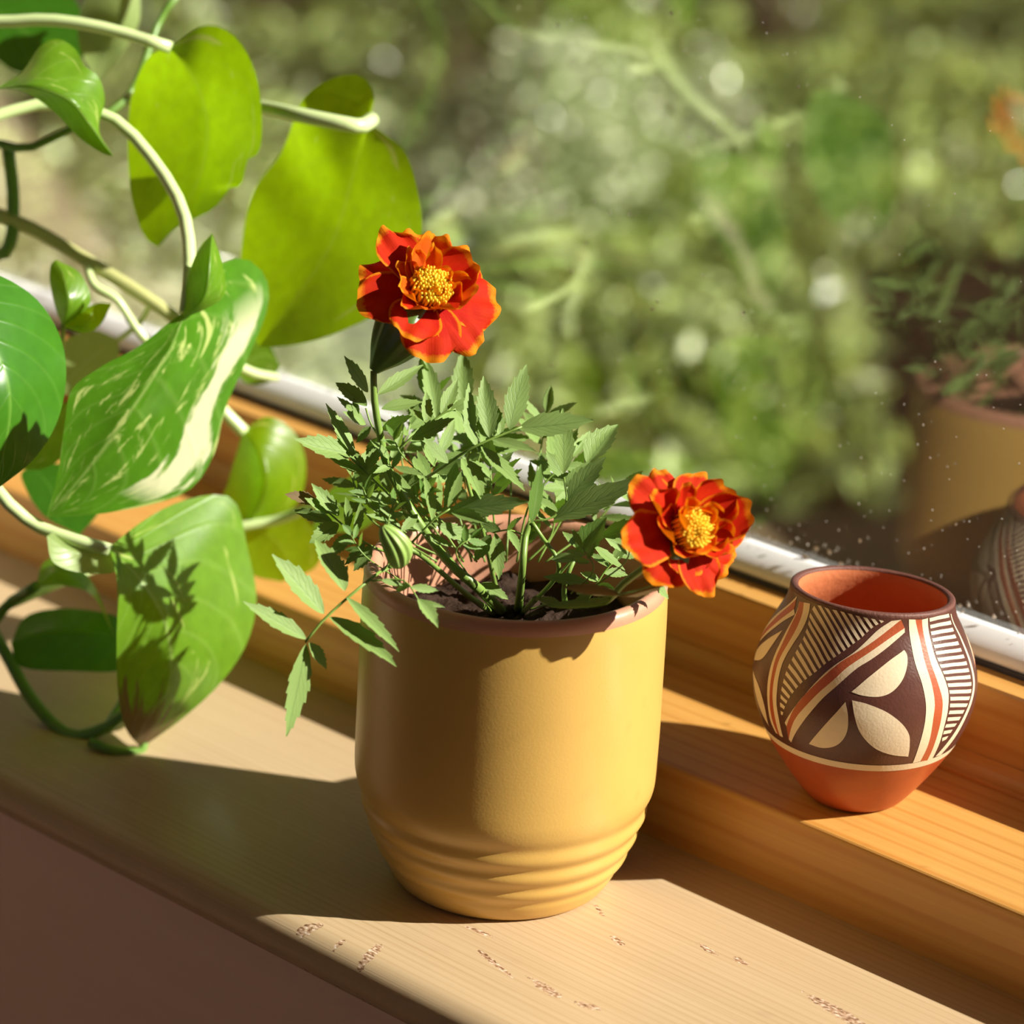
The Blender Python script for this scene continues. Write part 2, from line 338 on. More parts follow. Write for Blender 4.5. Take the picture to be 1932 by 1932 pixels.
# ------------------------------------------------------------------ garden outside
GZ = -0.85
def ground_mesh():
    V, F = [], []; n = 60
    for i in range(n + 1):
        for j in range(n + 1):
            x = -14 + 22 * i / n; y = 0.24 + 16 * j / n
            V.append((x, y, GZ + 0.06 * noise.noise(Vector((x * 0.9, y * 0.9, 0)))))
    for i in range(n):
        for j in range(n): a = i * (n + 1) + j; F.append((a, a + n + 1, a + n + 2, a + 1))
    return mesh('ground', V, F)
ground = tag(link('ground', ground_mesh(), M['soil_out']), 'dark garden soil and low planting beyond the window', kind='structure')
def garden_leaf(name, c, t, rough):
    m, nt, b = new_mat(name)
    oi = N(nt, 'ShaderNodeNewGeometry').outputs['Random Per Island']
    cc = ramp(nt, oi, [(0.0, tuple(x * 0.22 for x in c)), (0.55, tuple(x * 0.55 for x in c)), (0.78, tuple(min(1, x * 1.2) for x in c)), (0.92, tuple(min(1, x * 2.0) for x in c)), (1.0, (0.88, 0.90, 0.68))])  # bright glints and dark gaps painted into the per-leaf colour
    nt.links.new(cc, b.inputs['Base Color']); b.inputs['Roughness'].default_value = rough
    tl = N(nt, 'ShaderNodeBsdfTranslucent'); nt.links.new(mixc(nt, 0.55, cc, t), tl.inputs[0])
    mx = N(nt, 'ShaderNodeMixShader'); mx.inputs[0].default_value = 0.35
    nt.links.new(b.outputs[0], mx.inputs[1]); nt.links.new(tl.outputs[0], mx.inputs[2]); nt.links.new(mx.outputs[0], nt.nodes['Material Output'].inputs[0])
    return m
GM = [garden_leaf('silver_green_leaf', (0.55, 0.62, 0.38), (0.52, 0.62, 0.26), 0.2), garden_leaf('mid_green_leaf', (0.34, 0.42, 0.15), (0.55, 0.62, 0.10), 0.2),
      garden_leaf('deep_green_leaf', (0.09, 0.15, 0.04), (0.18, 0.28, 0.04), 0.2)]
M['twig'] = plain('brown_twig', (0.12, 0.075, 0.05), 0.9)
def shrub_meshes(seed, nleaf, R, H, smin, smax):
    r = random.Random(seed); V, F = [], []
    TV, TF = [], []
    for k in range(26):
        a = r.uniform(0, 6.28); el = r.uniform(0.5, 1.45); L = r.uniform(0.6, 1.0)
        end = Vector((math.cos(a) * math.cos(el) * R * L, math.sin(a) * math.cos(el) * R * L, H * math.sin(el) * L))
        mid = end * 0.5 + Vector((r.uniform(-.03, .03), r.uniform(-.03, .03), 0.05))
        v, f, _ = tube_data(catmull([(0, 0, 0), tuple(mid), tuple(end)], 6), [0.007, 0.006, 0.005, 0.004, 0.003, 0.002], 5); n = len(TV); TV += v; TF += [tuple(i + n for i in q) for q in f]
    lobes = []
    for _ in range(16):
        a = r.uniform(0, 6.28); q = r.uniform(0.2, 0.8)
        lobes.append((Vector((R * q * math.cos(a), R * q * math.sin(a), H * r.uniform(0.25, 0.9))), r.uniform(0.16, 0.34) * R))
    for _ in range(nleaf):
        c, lr = r.choice(lobes); d = Vector((r.gauss(0, 1), r.gauss(0, 1), r.gauss(0, 1))).normalized()
        p = c + d * lr * (r.random() ** 0.35); p.z = max(0.02, p.z)
        n = (d + Vector((r.uniform(-1, 1), r.uniform(-1, 1), r.uniform(-.6, 1)))).normalized()
        t = n.orthogonal().normalized(); t = Matrix.Rotation(r.uniform(0, 6.28), 3, n) @ t; b = n.cross(t)
        L = r.uniform(smin, smax); W = L * r.uniform(0.22, 0.36); i = len(V)
        V += [p, p + t * L * .45 + b * W + n * L * .1, p + t * L - n * L * .06, p + t * L * .45 - b * W + n * L * .1]
        F += [(i, i + 1, i + 2), (i, i + 2, i + 3)]
    return mesh('foliage', V, F), mesh('branches', TV, TF)
variants = [shrub_meshes(11 + k, 3200, 0.46, 0.78, 0.020, 0.046) for k in range(4)]
hdir = Vector((fw.x, fw.y, 0)).normalized(); hr = Vector((hdir.y, -hdir.x, 0))
gr = random.Random(5); spots = []
for row, dist in enumerate((3.3, 4.1, 4.9, 5.7, 6.5, 7.3, 8.2)):
    span = 1.0 + 0.25 * dist
    n = int(2 * span / 0.92)
    for i in range(n + 1):
        x = -span + 2 * span * (i + 0.5 * (row % 2)) / n + gr.uniform(-.05, .05)
        if x > 0.1 and dist < 5.4 + 0.6 * (x - 0.3): continue
        spots.append((Vector((CAM.x, CAM.y, 0)) + hdir * (dist + gr.uniform(-.06, .06)) + hr * x, row))
for i, (p, row) in enumerate(spots):
    if p.y < 0.9: continue
    fm, bm_ = variants[i % 4]
    mi = gr.choice([0, 0, 1, 1, 1, 2])
    s = empty('garden_shrub', (p.x, p.y, GZ + 0.02), 'blurred sunlit leafy shrub in the garden beyond the glass', 'shrub', 'blurred garden shrubs beyond the window')
    sc, rz = gr.uniform(0.8, 1.0), gr.uniform(0, 6.28)
    for nm, me in (('foliage', fm), ('branches', bm_)):
        o = bpy.data.objects.new(nm, me); col.objects.link(o); o.parent = s
        o.scale = (sc, sc, sc * (0.75 if row < 3 else 1.0)); o.rotation_euler = (0, 0, rz)
        if not me.materials: me.materials.append(GM[1] if nm == 'foliage' else M['twig'])
        if nm == 'foliage': o.material_slots[0].link = 'OBJECT'; o.material_slots[0].material = GM[mi]; o['kind'] = 'stuff'

def ground_cover(seed, n):
    r = random.Random(seed); V, F = [], []
    base = Vector((CAM.x, CAM.y, 0))
    for _ in range(n):
        dist = r.uniform(2.9, 9.0); x = r.uniform(-1, 1) * (0.7 + 0.27 * dist)
        p = base + hdir * dist + hr * x
        if p.y < 1.0: continue
        h = 0.22 * max(0.0, 0.55 + noise.noise(Vector((p.x * 2.2, p.y * 2.2, 5.0))))
        if x > 0.0 and dist < 3.9: continue
        if x > 0.5 and dist < 4.9 + 0.9 * (x - 0.55): continue
        p.z = GZ + 0.02 + h * r.random() ** 0.6
        nn = Vector((r.uniform(-1, 1), r.uniform(-1, 1), r.uniform(-.1, 1.2))).normalized()
        t = Matrix.Rotation(r.uniform(0, 6.28), 3, nn) @ nn.orthogonal().normalized(); b = nn.cross(t)
        L = r.uniform(0.025, 0.07); W = L * r.uniform(0.25, 0.42); i = len(V)
        V += [p, p + t * L * .45 + b * W + nn * L * .1, p + t * L - nn * L * .06, p + t * L * .45 - b * W + nn * L * .1]
        F += [(i, i + 1, i + 2), (i, i + 2, i + 3)]
    return mesh('ground_cover', V, F)
tag(link('ground_cover', ground_cover(17, 60000), GM[1], ground, False), 'low leafy ground cover between the garden shrubs', kind='stuff')

# ------------------------------------------------------------------ ochre flower pot
POT = Vector((-0.0012, -0.0008, 0.0)); RIMZ = 0.132
M['ochre'] = plain('satin_ochre_glaze', (0.60, 0.365, 0.095), 0.36, var=0.05, vscale=40, bmp=0.06, bscale=900)
M['clay'] = plain('pink_terracotta_clay', (0.56, 0.27, 0.17), 0.42, var=0.12, vscale=90, bmp=0.1, bscale=500)
def pot_profile():
    base = [(0.040, 0.0), (0.0440, 0.0012), (0.0475, 0.0065), (0.0510, 0.0130), (0.0545, 0.0215), (0.0577, 0.0310), (0.0602, 0.0400), (0.0618, 0.0470), (0.0622, 0.0520), (0.0622, 0.060),
            (0.0620, 0.085), (0.0618, 0.112), (0.0615, 0.126), (0.0610, 0.1320)]
    pr = smooth_prof(base, 150); out = []
    for r, z in pr:
        g = 0
        for gz, dep, wd in ((0.0105, .0007, .0022), (0.0190, .0008, .0024), (0.0285, .0009, .0026), (0.0390, .0009, .0032)): g -= dep * math.exp(-((z - gz) / wd) ** 2)
        for gz, dep, wd in ((0.0150, .0005, .0026), (0.0240, .0006, .003), (0.0335, .0006, .003)): g += dep * math.exp(-((z - gz) / wd) ** 2)
        out.append((r + g, z))
    return out
pot = empty('flower_pot', POT, 'ochre yellow glazed flower pot with ribbed foot holding the marigold', 'flower pot')
link('body', lathe('body', pot_profile(), POT, 128, close_base=True), M['ochre'], pot)
rim_prof = [(0.0610, 0.1262), (0.0612, 0.1285), (0.0606, 0.1308), (0.0590, 0.1320), (0.0568, 0.1318), (0.0552, 0.1300), (0.0545, 0.1270), (0.0540, 0.118), (0.0530, 0.100), (0.050, 0.06), (0.02, 0.055)]
tag(link('rim', lathe('rim', [(r_, z_ + 0.0055) for r_, z_ in smooth_prof(rim_prof, 60)], POT, 128, close_top=True), M['clay'], pot), 'unglazed pink terracotta rim and inside wall')

M['soil'] = plain('damp_potting_soil', (0.04, 0.022, 0.015), 0.75, 0.15, var=0.7, vscale=260, bmp=0.8, bscale=600)
def soil_mesh(c, R, z):
    V, F = [], []; nr, na = 26, 72
    for i in range(nr + 1):
        for k in range(na):
            a = 2 * math.pi * k / na; r = R * i / nr
            x, y = r * math.cos(a), r * math.sin(a)
            h = 0.0045 * noise.noise(Vector((x * 130, y * 130, 3))) + 0.003 * noise.noise(Vector((x * 330, y * 330, 9)))
            V.append((c[0] + x, c[1] + y, c[2] + z + (h if i < nr else -0.004)))
    for i in range(nr):
        for k in range(na): k2 = (k + 1) % na; F.append((i * na + k, (i + 1) * na + k, (i + 1) * na + k2, i * na + k2))
    return mesh('potting_soil', V, F)
SOILZ = 0.112
tag(link('potting_soil', soil_mesh(POT, 0.0533, SOILZ), M['soil']), 'dark damp potting soil inside the ochre pot', 'soil', kind='stuff')

# ------------------------------------------------------------------ painted clay jar
JAR = Vector((0.0965, 0.1085, 0.0372))
jar_pts = [(0.0165, 0.0), (0.0200, 0.0008), (0.0255, 0.0080), (0.0325, 0.0190), (0.0390, 0.0310), (0.0440, 0.0440), (0.0460, 0.0555), (0.0455, 0.0650), (0.0425, 0.0770), (0.0385, 0.0870), (0.0352, 0.0950), (0.0340, 0.1000), (0.0338, 0.1030)]
jar_pts = [(r_, z_ * 0.9) for r_, z_ in jar_pts]
JP = smooth_prof(jar_pts, 140); JZ = np.array([p[1] for p in JP]); JR = np.array([p[0] for p in JP])
BAND0, BAND1 = 0.0285, 0.0318
M['jar_red'] = plain('burnished_red_clay', (0.42, 0.078, 0.020), 0.4, var=0.15, vscale=120, bmp=0.05, bscale=700)
M['jar_brown'] = plain('dark_brown_slip', (0.10, 0.034, 0.024), 0.36, var=0.18, vscale=200, bmp=0.12, bscale=900)
M['jar_cream'] = plain('cream_slip', (0.76, 0.61, 0.42), 0.5, var=0.06, vscale=200, bmp=0.1, bscale=900)
M['jar_orange'] = plain('brick_red_slip', (0.42, 0.085, 0.028), 0.42, var=0.12, vscale=200, bmp=0.1, bscale=900)
M['jar_in'] = plain('orange_clay_inside', (0.60, 0.19, 0.075), 0.6, var=0.12, vscale=120, bmp=0.3, bscale=350)
M['jar_rim'] = plain('brown_painted_rim', (0.14, 0.05, 0.035), 0.6, var=0.2, vscale=300, bmp=0.3, bscale=900)
jar = empty('clay_jar', JAR, 'small hand painted clay jar with brown and cream leaf pattern', 'jar')
bm_ = lathe('body', JP, JAR, 128, close_base=True); bo = link('body', bm_, [M['jar_brown'], M['jar_red']], jar)
bm_.polygons.foreach_set('material_index', [1 if p.center.z - JAR.z < (BAND0 + BAND1) / 2 else 0 for p in bm_.polygons])
tag(link('rim', lathe('rim', smooth_prof([(0.0337, 0.0922), (0.0336, 0.0936), (0.0328, 0.0943), (0.0315, 0.0943), (0.0306, 0.0936), (0.0304, 0.0914)], 20), JAR, 96), M['jar_rim'], jar), 'dark brown painted rim')
tag(link('inside', lathe('inside', smooth_prof([(0.0304, 0.0930), (0.0305, 0.0890), (0.0330, 0.081), (0.0390, 0.068), (0.0415, 0.054), (0.038, 0.036), (0.026, 0.018), (0.002, 0.010)], 60), JAR, 96, close_top=True), M['jar_in'], jar), 'plain orange clay inside wall')
def jar_warp(v):
    """the hand-made mouth of the jar leans a little"""
    k = max(0.0, (v.z - JAR.z - 0.055) / 0.038); dx = Vector((v.x - JAR.x, v.y - JAR.y, 0))
    return Vector((v.x, v.y, v.z - k * (0.0026 + 0.0030 * dx.dot(hdir) / 0.034 + 0.0014 * dx.dot(hr) / 0.034)))
def warp_mesh(o):
    for v in o.data.vertices: v.co = jar_warp(v.co)
for o in list(jar.children): warp_mesh(o)
def jar_hit(px, py):
    o = CAM - JAR; d = ray(px, py)
    t = np.linspace(1.15, 1.40, 700); X = o.x + d.x * t; Y = o.y + d.y * t; Zz = o.z + d.z * t
    f = np.hypot(X, Y) - np.interp(Zz, JZ, JR)
    f = np.where((Zz < 0) | (Zz > 0.0932), 9, f)
    neg = np.where(f < 0)[0]; i = neg[0] if len(neg) else int(np.argmin(f))
    return math.atan2(Y[i], X[i]), float(np.clip(Zz[i], 0.0, 0.0925))
def jar_pt(th, z, off=0.00014):
    r = float(np.interp(z, JZ, JR)); e = 0.0008
    dr = (float(np.interp(z + e, JZ, JR)) - float(np.interp(z - e, JZ, JR))) / (2 * e)
    n = Vector((math.cos(th), math.sin(th), -dr)).normalized()
    return JAR + Vector((r * math.cos(th), r * math.sin(th), z)) + n * off
def jc(q): return (1380 + q[0] / 3.646, 1030 + q[1] / 3.646)          # crop measurement to photo pixel
def ribbon(A, B, n=40, m=6):
    """surface patch on the jar between two measured edges, as (theta, z) grid"""
    ea = [jar_hit(*jc(q)) for q in A]; eb = [jar_hit(*jc(q)) for q in B]
    ea = catmull([(a[0] * 0.045, a[1], 0) for a in ea], n); eb = catmull([(a[0] * 0.045, a[1], 0) for a in eb], n)
    V, F = [], []
    for i in range(n):
        for j in range(m + 1):
            q = ea[i] + (eb[i] - ea[i]) * (j / m); V.append((q[0] / 0.045, min(q[1], 0.0925)))
    for i in range(n - 1):
        for j in range(m): a = i * (m + 1) + j; F.append((a, a + 1, a + m + 2, a + m + 1))
    return V, F
def paint(name, rib, mat, off=0.00014, both=True):
    for rot in ((0, math.pi) if both else (0,)):
        V, F = rib
        link(name, mesh(name, [jar_warp(jar_pt(t + rot, z, off)) for t, z in V], F), mat, jar)
# the ring below the pattern
ringV = [(2 * math.pi * k / 128, z) for k in range(129) for z in np.linspace(BAND0, BAND1, 4)]
ringF = [(k * 4 + j, k * 4 + j + 1, k * 4 + j + 5, k * 4 + j + 4) for k in range(128) for j in range(3)]
paint('painted_ring', (ringV, ringF), M['jar_cream'], both=False)
R1a = [(1220, 500), (1225, 620), (1260, 800), (1310, 950), (1335, 1080), (1330, 1200), (1290, 1370), (1245, 1490)]
R1b = [(1265, 498), (1290, 620), (1330, 800), (1375, 950), (1395, 1080), (1385, 1200), (1350, 1370), (1297, 1480)]
R2b = [(1310, 495), (1325, 620), (1368, 800), (1420, 950), (1448, 1060), (1443, 1180), (1405, 1330), (1345, 1473)]
R3b = [(1350, 480), (1360, 600), (1400, 760), (1460, 900), (1490, 1000), (1488, 1120), (1455, 1260), (1380, 1462)]
paint('painted_stripe', ribbon(R1a, R1b), M['jar_cream']); paint('painted_stripe', ribbon(R1b, R2b), M['jar_orange']); paint('painted_stripe', ribbon(R2b, R3b), M['jar_cream'])
D1a = [(1100, 518), (1000, 590), (850, 735), (700, 838), (600, 925), (480, 1055), (370, 1215)]
D1b = [(1165, 505), (1040, 613), (900, 718), (760, 803), (650, 893), (540, 993), (450, 1093), (380, 1240)]
D2b = [(1190, 562), (1080, 645), (950, 740), (805, 838), (700, 932), (600, 1015), (500, 1115), (435, 1200), (397, 1330)]
D3b = [(1190, 592), (1100, 680), (960, 790), (850, 860), (700, 990), (620, 1060), (540, 1150), (480, 1230), (415, 1350)]
paint('painted_stripe', ribbon(D1a, D1b), M['jar_cream']); paint('painted_stripe', ribbon(D1b, D2b), M['jar_orange']); paint('painted_stripe', ribbon(D2b, D3b), M['jar_cream'])
L3b = [(545, 400), (530, 480), (490, 580), (420, 690), (360, 800), (330, 900), (315, 1000), (315, 1100), (330, 1200), (358, 1315)]
L3a = [(500, 390), (490, 470), (450, 570), (390, 680), (330, 790), (300, 900), (288, 1000), (290, 1100), (305, 1200), (335, 1305)]
L2a = [(470, 380), (450, 470), (400, 570), (350, 680), (305, 780), (280, 880), (265, 1000), (268, 1100), (285, 1200), (320, 1292)]
L1a = [(440, 480), (385, 580), (335, 680), (290, 780), (262, 880), (250, 1000), (253, 1100), (272, 1200), (308, 1285)]
paint('painted_stripe', ribbon(L3a, L3b), M['jar_cream']); paint('painted_stripe', ribbon(L2a, L3a), M['jar_orange']); paint('painted_stripe', ribbon(L1a, L2a), M['jar_cream'])
U0 = [(455, 340), (345, 435), (262, 515), (188, 632)]; U1 = [(450, 360), (350, 447), (268, 527), (195, 633)]; U2 = [(435, 432), (350, 495), (270, 562), (200, 642)]; U3 = [(440, 472), (355, 520), (275, 580), (200, 652)]
paint('painted_stripe', ribbon(U0, U1, 20, 2), M['jar_cream']); paint('painted_stripe', ribbon(U1, U2, 20, 4), M['jar_orange']); paint('painted_stripe', ribbon(U2, U3, 20, 3), M['jar_cream'])
FR0 = [(1508, 430), (1562, 580), (1622, 740), (1656, 880), (1660, 960), (1640, 1060), (1590, 1180), (1500, 1330), (1400, 1447)]
FR1 = [(1514, 430), (1572, 580), (1634, 740), (1668, 880), (1671, 960), (1652, 1070), (1605, 1190), (1525, 1330), (1440, 1435)]
paint('painted_stripe', ribbon(FR0, FR1), M['jar_cream'])
for A, B in (([(825, 1008), (950, 905), (1080, 800), (1185, 715)], [(825, 1008), (900, 1032), (1010, 1040), (1100, 1010), (1170, 930), (1205, 830), (1207, 755), (1185, 715)]),
             ([(830, 1065), (850, 1180), (890, 1290), (980, 1385), (1090, 1432), (1215, 1448)], [(830, 1065), (930, 1088), (1060, 1140), (1160, 1210), (1218, 1290), (1224, 1370), (1215, 1448)]),
             ([(535, 1360), (600, 1280), (680, 1190), (785, 1075)], [(535, 1360), (620, 1387), (700, 1380), (760, 1340), (797, 1270), (803, 1170), (785, 1075)]),
             ([(158, 785), (178, 715), (240, 650), (355, 580)], [(158, 785), (210, 778), (275, 695), (355, 580)]),
             ([(152, 850), (190, 960), (230, 1100), (262, 1240)], [(152, 850), (166, 1000), (208, 1140), (262, 1240)])):
    paint('painted_leaf', ribbon(A, B, 36, 10), M['jar_cream'])
def hatch(S, E, n, duty=0.52):
    s = catmull([(a, b, 0) for a, b in S], n * 2 + 1); e = catmull([(a, b, 0) for a, b in E], n * 2 + 1)
    V, F = [], []
    for k in range(n):
        i = 2 * k; f = duty * 2
        s0, s1 = s[i], s[i] + (s[i + 2] - s[i]) * duty; e0, e1 = e[i], e[i] + (e[i + 2] - e[i]) * duty
        rv, rf = ribbon([s0[:2], (s0 * .5 + e0 * .5)[:2], e0[:2]], [s1[:2], (s1 * .5 + e1 * .5)[:2], e1[:2]], 12, 2)
        o = len(V); V += rv; F += [tuple(q + o for q in x) for x in rf]
    return V, F
HS = [(1040, 517), (960, 506), (880, 494), (800, 472), (720, 452), (650, 435), (590, 408), (548, 450), (528, 560), (490, 655), (448, 730), (405, 810), (372, 890), (350, 975), (338, 1060), (342, 1150), (346, 1182)]
HE = [(1048, 525), (985, 557), (935, 600), (890, 645), (830, 690), (790, 722), (740, 757), (690, 790), (640, 825), (590, 868), (530, 912), (480, 950), (420, 1020), (390, 1060), (370, 1110), (356, 1152), (350, 1182)]
paint('painted_hatching', hatch(HS, HE, 24), M['jar_cream'])
GS = [(1362, 480), (1368, 560), (1380, 640), (1402, 720), (1425, 800), (1455, 870), (1480, 930), (1498, 1000), (1503, 1060), (1497, 1130), (1482, 1200), (1462, 1260), (1448, 1320), (1442, 1365)]
GE = [(1495, 430), (1520, 530), (1560, 640), (1592, 720), (1620, 800), (1640, 880), (1648, 940), (1645, 1000), (1632, 1060), (1612, 1105), (1590, 1150), (1555, 1210), (1510, 1275), (1462, 1350)]
paint('painted_hatching', hatch(GS, GE, 19), M['jar_cream'])

# ------------------------------------------------------------------ marigold plant
M['m_leaf'] = leaf_mat('marigold_leaf', (0.265, 0.395, 0.115), (0.17, 0.33, 0.02), 0.42, 0.25, spec=0.3, vein=(0.11, 0.19, 0.05), vein_w=0.05, mott=0.3)
M['m_young'] = leaf_mat('marigold_young_leaf', (0.16, 0.30, 0.06), (0.26, 0.42, 0.04), 0.42, 0.35, vein=(0.35, 0.48, 0.2), vein_w=0.045, mott=0.3)
M['m_dry'] = leaf_mat('dry_brown_leaf', (0.20, 0.13, 0.05), (0.25, 0.17, 0.04), 0.6, 0.3, vein=(0.35, 0.28, 0.12), mott=0.5)
M['m_stem'] = plain('marigold_stem', (0.20, 0.32, 0.06), 0.4, var=0.3, vscale=90)
M['m_calyx'] = plain('dark_green_calyx', (0.085, 0.16, 0.03), 0.35, var=0.35, vscale=160)
M['m_bud'] = plain('pale_green_bud', (0.26, 0.40, 0.09), 0.4, var=0.2, vscale=160)
def petal_mat(name, inner, outer, edge, back):
    m, nt, b = new_mat(name)
    uv = N(nt, 'ShaderNodeTexCoord').outputs['UV']; sep = N(nt, 'ShaderNodeSeparateXYZ'); nt.links.new(uv, sep.inputs[0])
    du = mth(nt, 'MULTIPLY', mth(nt, 'ABSOLUTE', mth(nt, 'SUBTRACT', sep.outputs[0], 0.5)), 2.0)
    wob = mth(nt, 'MULTIPLY', mth(nt, 'SUBTRACT', noise_tex(nt, 700, 3), 0.5), 0.10)
    ed = mth(nt, 'MAXIMUM', mth(nt, 'ADD', du, wob), mth(nt, 'ADD', sep.outputs[1], wob))
    blot = noise_tex(nt, 190, 3)
    t = mth(nt, 'ADD', mth(nt, 'MULTIPLY', sep.outputs[1], 0.75), mth(nt, 'MULTIPLY', mth(nt, 'SUBTRACT', blot, 0.5), 1.1), clamp=True)
    c = mixc(nt, t, inner, outer)
    c = mixc(nt, ramp(nt, ed, [(0.885, (0, 0, 0)), (0.945, (1, 1, 1))]), c, edge)
    geo = N(nt, 'ShaderNodeNewGeometry')
    c = mixc(nt, geo.outputs['Backfacing'], c, back)
    st = noise_tex(nt, 60, 3, vec=uv, stretch=(1.0, 0.06, 1)); c = mixc(nt, mth(nt, 'MULTIPLY', st, 0.35), c, tuple(x * 0.6 for x in inner))
    nt.links.new(c, b.inputs['Base Color']); b.inputs['Roughness'].default_value = 0.7; b.inputs['Specular IOR Level'].default_value = 0.15
    bump(nt, b, st, 0.35, 0.0004)
    tl = N(nt, 'ShaderNodeBsdfTranslucent'); nt.links.new(c, tl.inputs[0]); mx = N(nt, 'ShaderNodeMixShader'); mx.inputs[0].default_value = 0.3
    nt.links.new(b.outputs[0], mx.inputs[1]); nt.links.new(tl.outputs[0], mx.inputs[2]); nt.links.new(mx.outputs[0], nt.nodes['Material Output'].inputs[0])
    return m
M['petal_red'] = petal_mat('red_orange_petal', (0.50, 0.004, 0.003), (0.72, 0.045, 0.002), (0.85, 0.28, 0.005), (0.85, 0.24, 0.004))
M['petal_orange'] = petal_mat('orange_petal', (0.70, 0.06, 0.002), (0.85, 0.18, 0.003), (0.9, 0.36, 0.008), (0.9, 0.32, 0.006))
M['floret'] = plain('yellow_florets', (0.95, 0.58, 0.03), 0.5, var=0.2, vscale=300)

plant = empty('marigold_plant', (POT.x, POT.y, SOILZ), 'marigold plant with two red orange flowers growing in the ochre pot', 'plant')

def leaflet_mesh(seed, teeth=5, fold=0.18, bend=0.12, asym=0.0):
    """unit leaflet: length 1 along +Y, half width 0.5 along X, toothed edge, folded along the midrib"""
    r = random.Random(seed); V, F, UV = [], [], []
    n = 4 * teeth + 3
    for i in range(n + 1):
        t = i / n
        w = (math.sin(math.pi * min(1, t ** 0.82)) ** 0.95) * 0.5 + 0.02 * (1 - t)
        bx = 0.05 * math.sin(3 * t + seed); zc = -bend * t * t
        for s in (-1, 1):
            ph = (t * teeth + 0.2 * s) % 1.0
            tooth = 0.22 * max(0, (ph - 0.4)) / 0.6 * (1 if 0.2 < t < 0.97 else 0) + r.uniform(-.02, .02)
            ww = w * (1 + tooth) * (1 + asym * s)
            ty = t + (0.035 if tooth > 0.15 else 0)
            for q in (1.0, 0.5):
                V.append((bx + s * ww * q, ty if q == 1 else t, zc + fold * ww * q + 0.02 * math.sin(9 * t + s) * q))
                UV.append((0.5 + s * 0.5 * q, t))
        V.append((bx, t, zc)); UV.append((0.5, t))
    for i in range(n):
        a, b = i * 5, (i + 1) * 5          # order: L, Lh, R, Rh, C
        F += [(a, a + 1, b + 1, b), (a + 1, a + 4, b + 4, b + 1), (a + 4, a + 3, b + 3, b + 4), (a + 3, a + 2, b + 2, b + 3)]
    return mesh('leaflet', V, F, UV)
LF = [leaflet_mesh(k, teeth=6 + k % 3, fold=0.1 + 0.12 * (k % 4), bend=0.05 + 0.07 * (k % 3), asym=0.08 * ((k % 3) - 1)) for k in range(8)]
for me in LF:
    me.materials.append(M['m_leaf']); me.polygons.foreach_set('use_smooth', [True] * len(me.polygons))
lr = random.Random(21)
def place_leaflet(parent, a, b, wpx, face=None, mat=None):
    """a, b: 3D base and tip; wpx: full width in photo pixels"""
    y = (b - a); L = y.length; y.normalize()
    if face is None: face = (-fw) * 0.75 + Vector((0, 0, 1)) * lr.uniform(0.1, 0.7) + SUN * lr.uniform(-0.3, 1.1) + RX * lr.uniform(-0.3, 0.3)
    z = (face - y * face.dot(y)).normalized(); x = y.cross(z)
    W = 0.9 * wpx / FPX * Z0
    o = bpy.data.objects.new('leaflet', LF[lr.randrange(8)]); col.objects.link(o)
    mw = Matrix(((x.x * W, y.x * L, z.x * W, a.x), (x.y * W, y.y * L, z.y * W, a.y), (x.z * W, y.z * L, z.z * W, a.z), (0, 0, 0, 1)))
    o.parent = parent
    o.matrix_parent_inverse = Matrix.Identity(4)
    o.matrix_basis = mw
    if mat: o.material_slots[0].link = 'OBJECT'; o.material_slots[0].material = mat
    return o
def frond(rachis, leaflets, wst=5.5, mat=None, face=None):
    """rachis: (px, py, depth) points; leaflets: (base px, base py, tip px, tip py, width px, base depth, tip depth)"""
    pts = [P(*q) for q in rachis]
    rr = wst / FPX * Z0 / 2
    st = tube('leaf', pts, [rr, rr * 0.7], M['m_stem'], plant, 14, 6)
    for L in leaflets:
        bx, by, tx, ty, wd = L[:5]; d0 = L[5] if len(L) > 5 else rachis[0][2]; d1 = L[6] if len(L) > 6 else d0 + lr.uniform(-.012, .008)
        place_leaflet(st, P(bx, by, d0), P(tx, ty, d1), wd, face, mat=(L[7] if len(L) > 7 else mat))
    return st
dA = -0.082
frond([(770, 1040, -.05), (692, 1098, -.078), (616, 1164, dA), (576, 1212, dA)],
      [(649, 1115, 598, 1012, 46, dA, -.075), (611, 1157, 513, 1047, 50, dA, -.09), (578, 1205, 459, 1136, 36, dA, -.09), (576, 1215, 544, 1390, 42, dA, -.085),
       (583, 1212, 617, 1262, 26, dA, -.08), (621, 1164, 749, 1257, 38, dA, -.092), (654, 1127, 754, 1228, 28, dA, -.09)], 7, face=SUN * 0.75 - fw * 0.65 + Vector((0, 0, 0.2)))
frond([(760, 1060, -.06), (697, 1094, -.076), (761, 1095, -.08), (790, 1133, -.084)],
      [(788, 1130, 827, 1184, 26, -.084, -.088), (773, 1107, 745, 1112, 18, -.08), (775, 1108, 828, 1114, 16, -.08), (790, 1133, 840, 1146, 10, -.084), (720, 1094, 760, 1104, 14, -.08)], 4)
dC = -.05
frond([(770, 1055, -.03), (696, 1028, dC), (650, 993, dC), (591, 941, dC)],
      [(600, 948, 538, 932, 26, dC, -.055, M['m_dry']), (639, 973, 588, 912, 32, dC), (669, 1009, 682, 948, 26, dC), (655, 998, 655, 938, 22, dC), (628, 985, 552, 962, 26, dC), (640, 990, 583, 1022, 34, dC),
       (690, 1024, 650, 1066, 18, dC), (664, 1008, 618, 1050, 24, dC), (700, 1028, 668, 1078, 26, dC), (620, 968, 575, 940, 22, dC)], 5)
dD = -.045
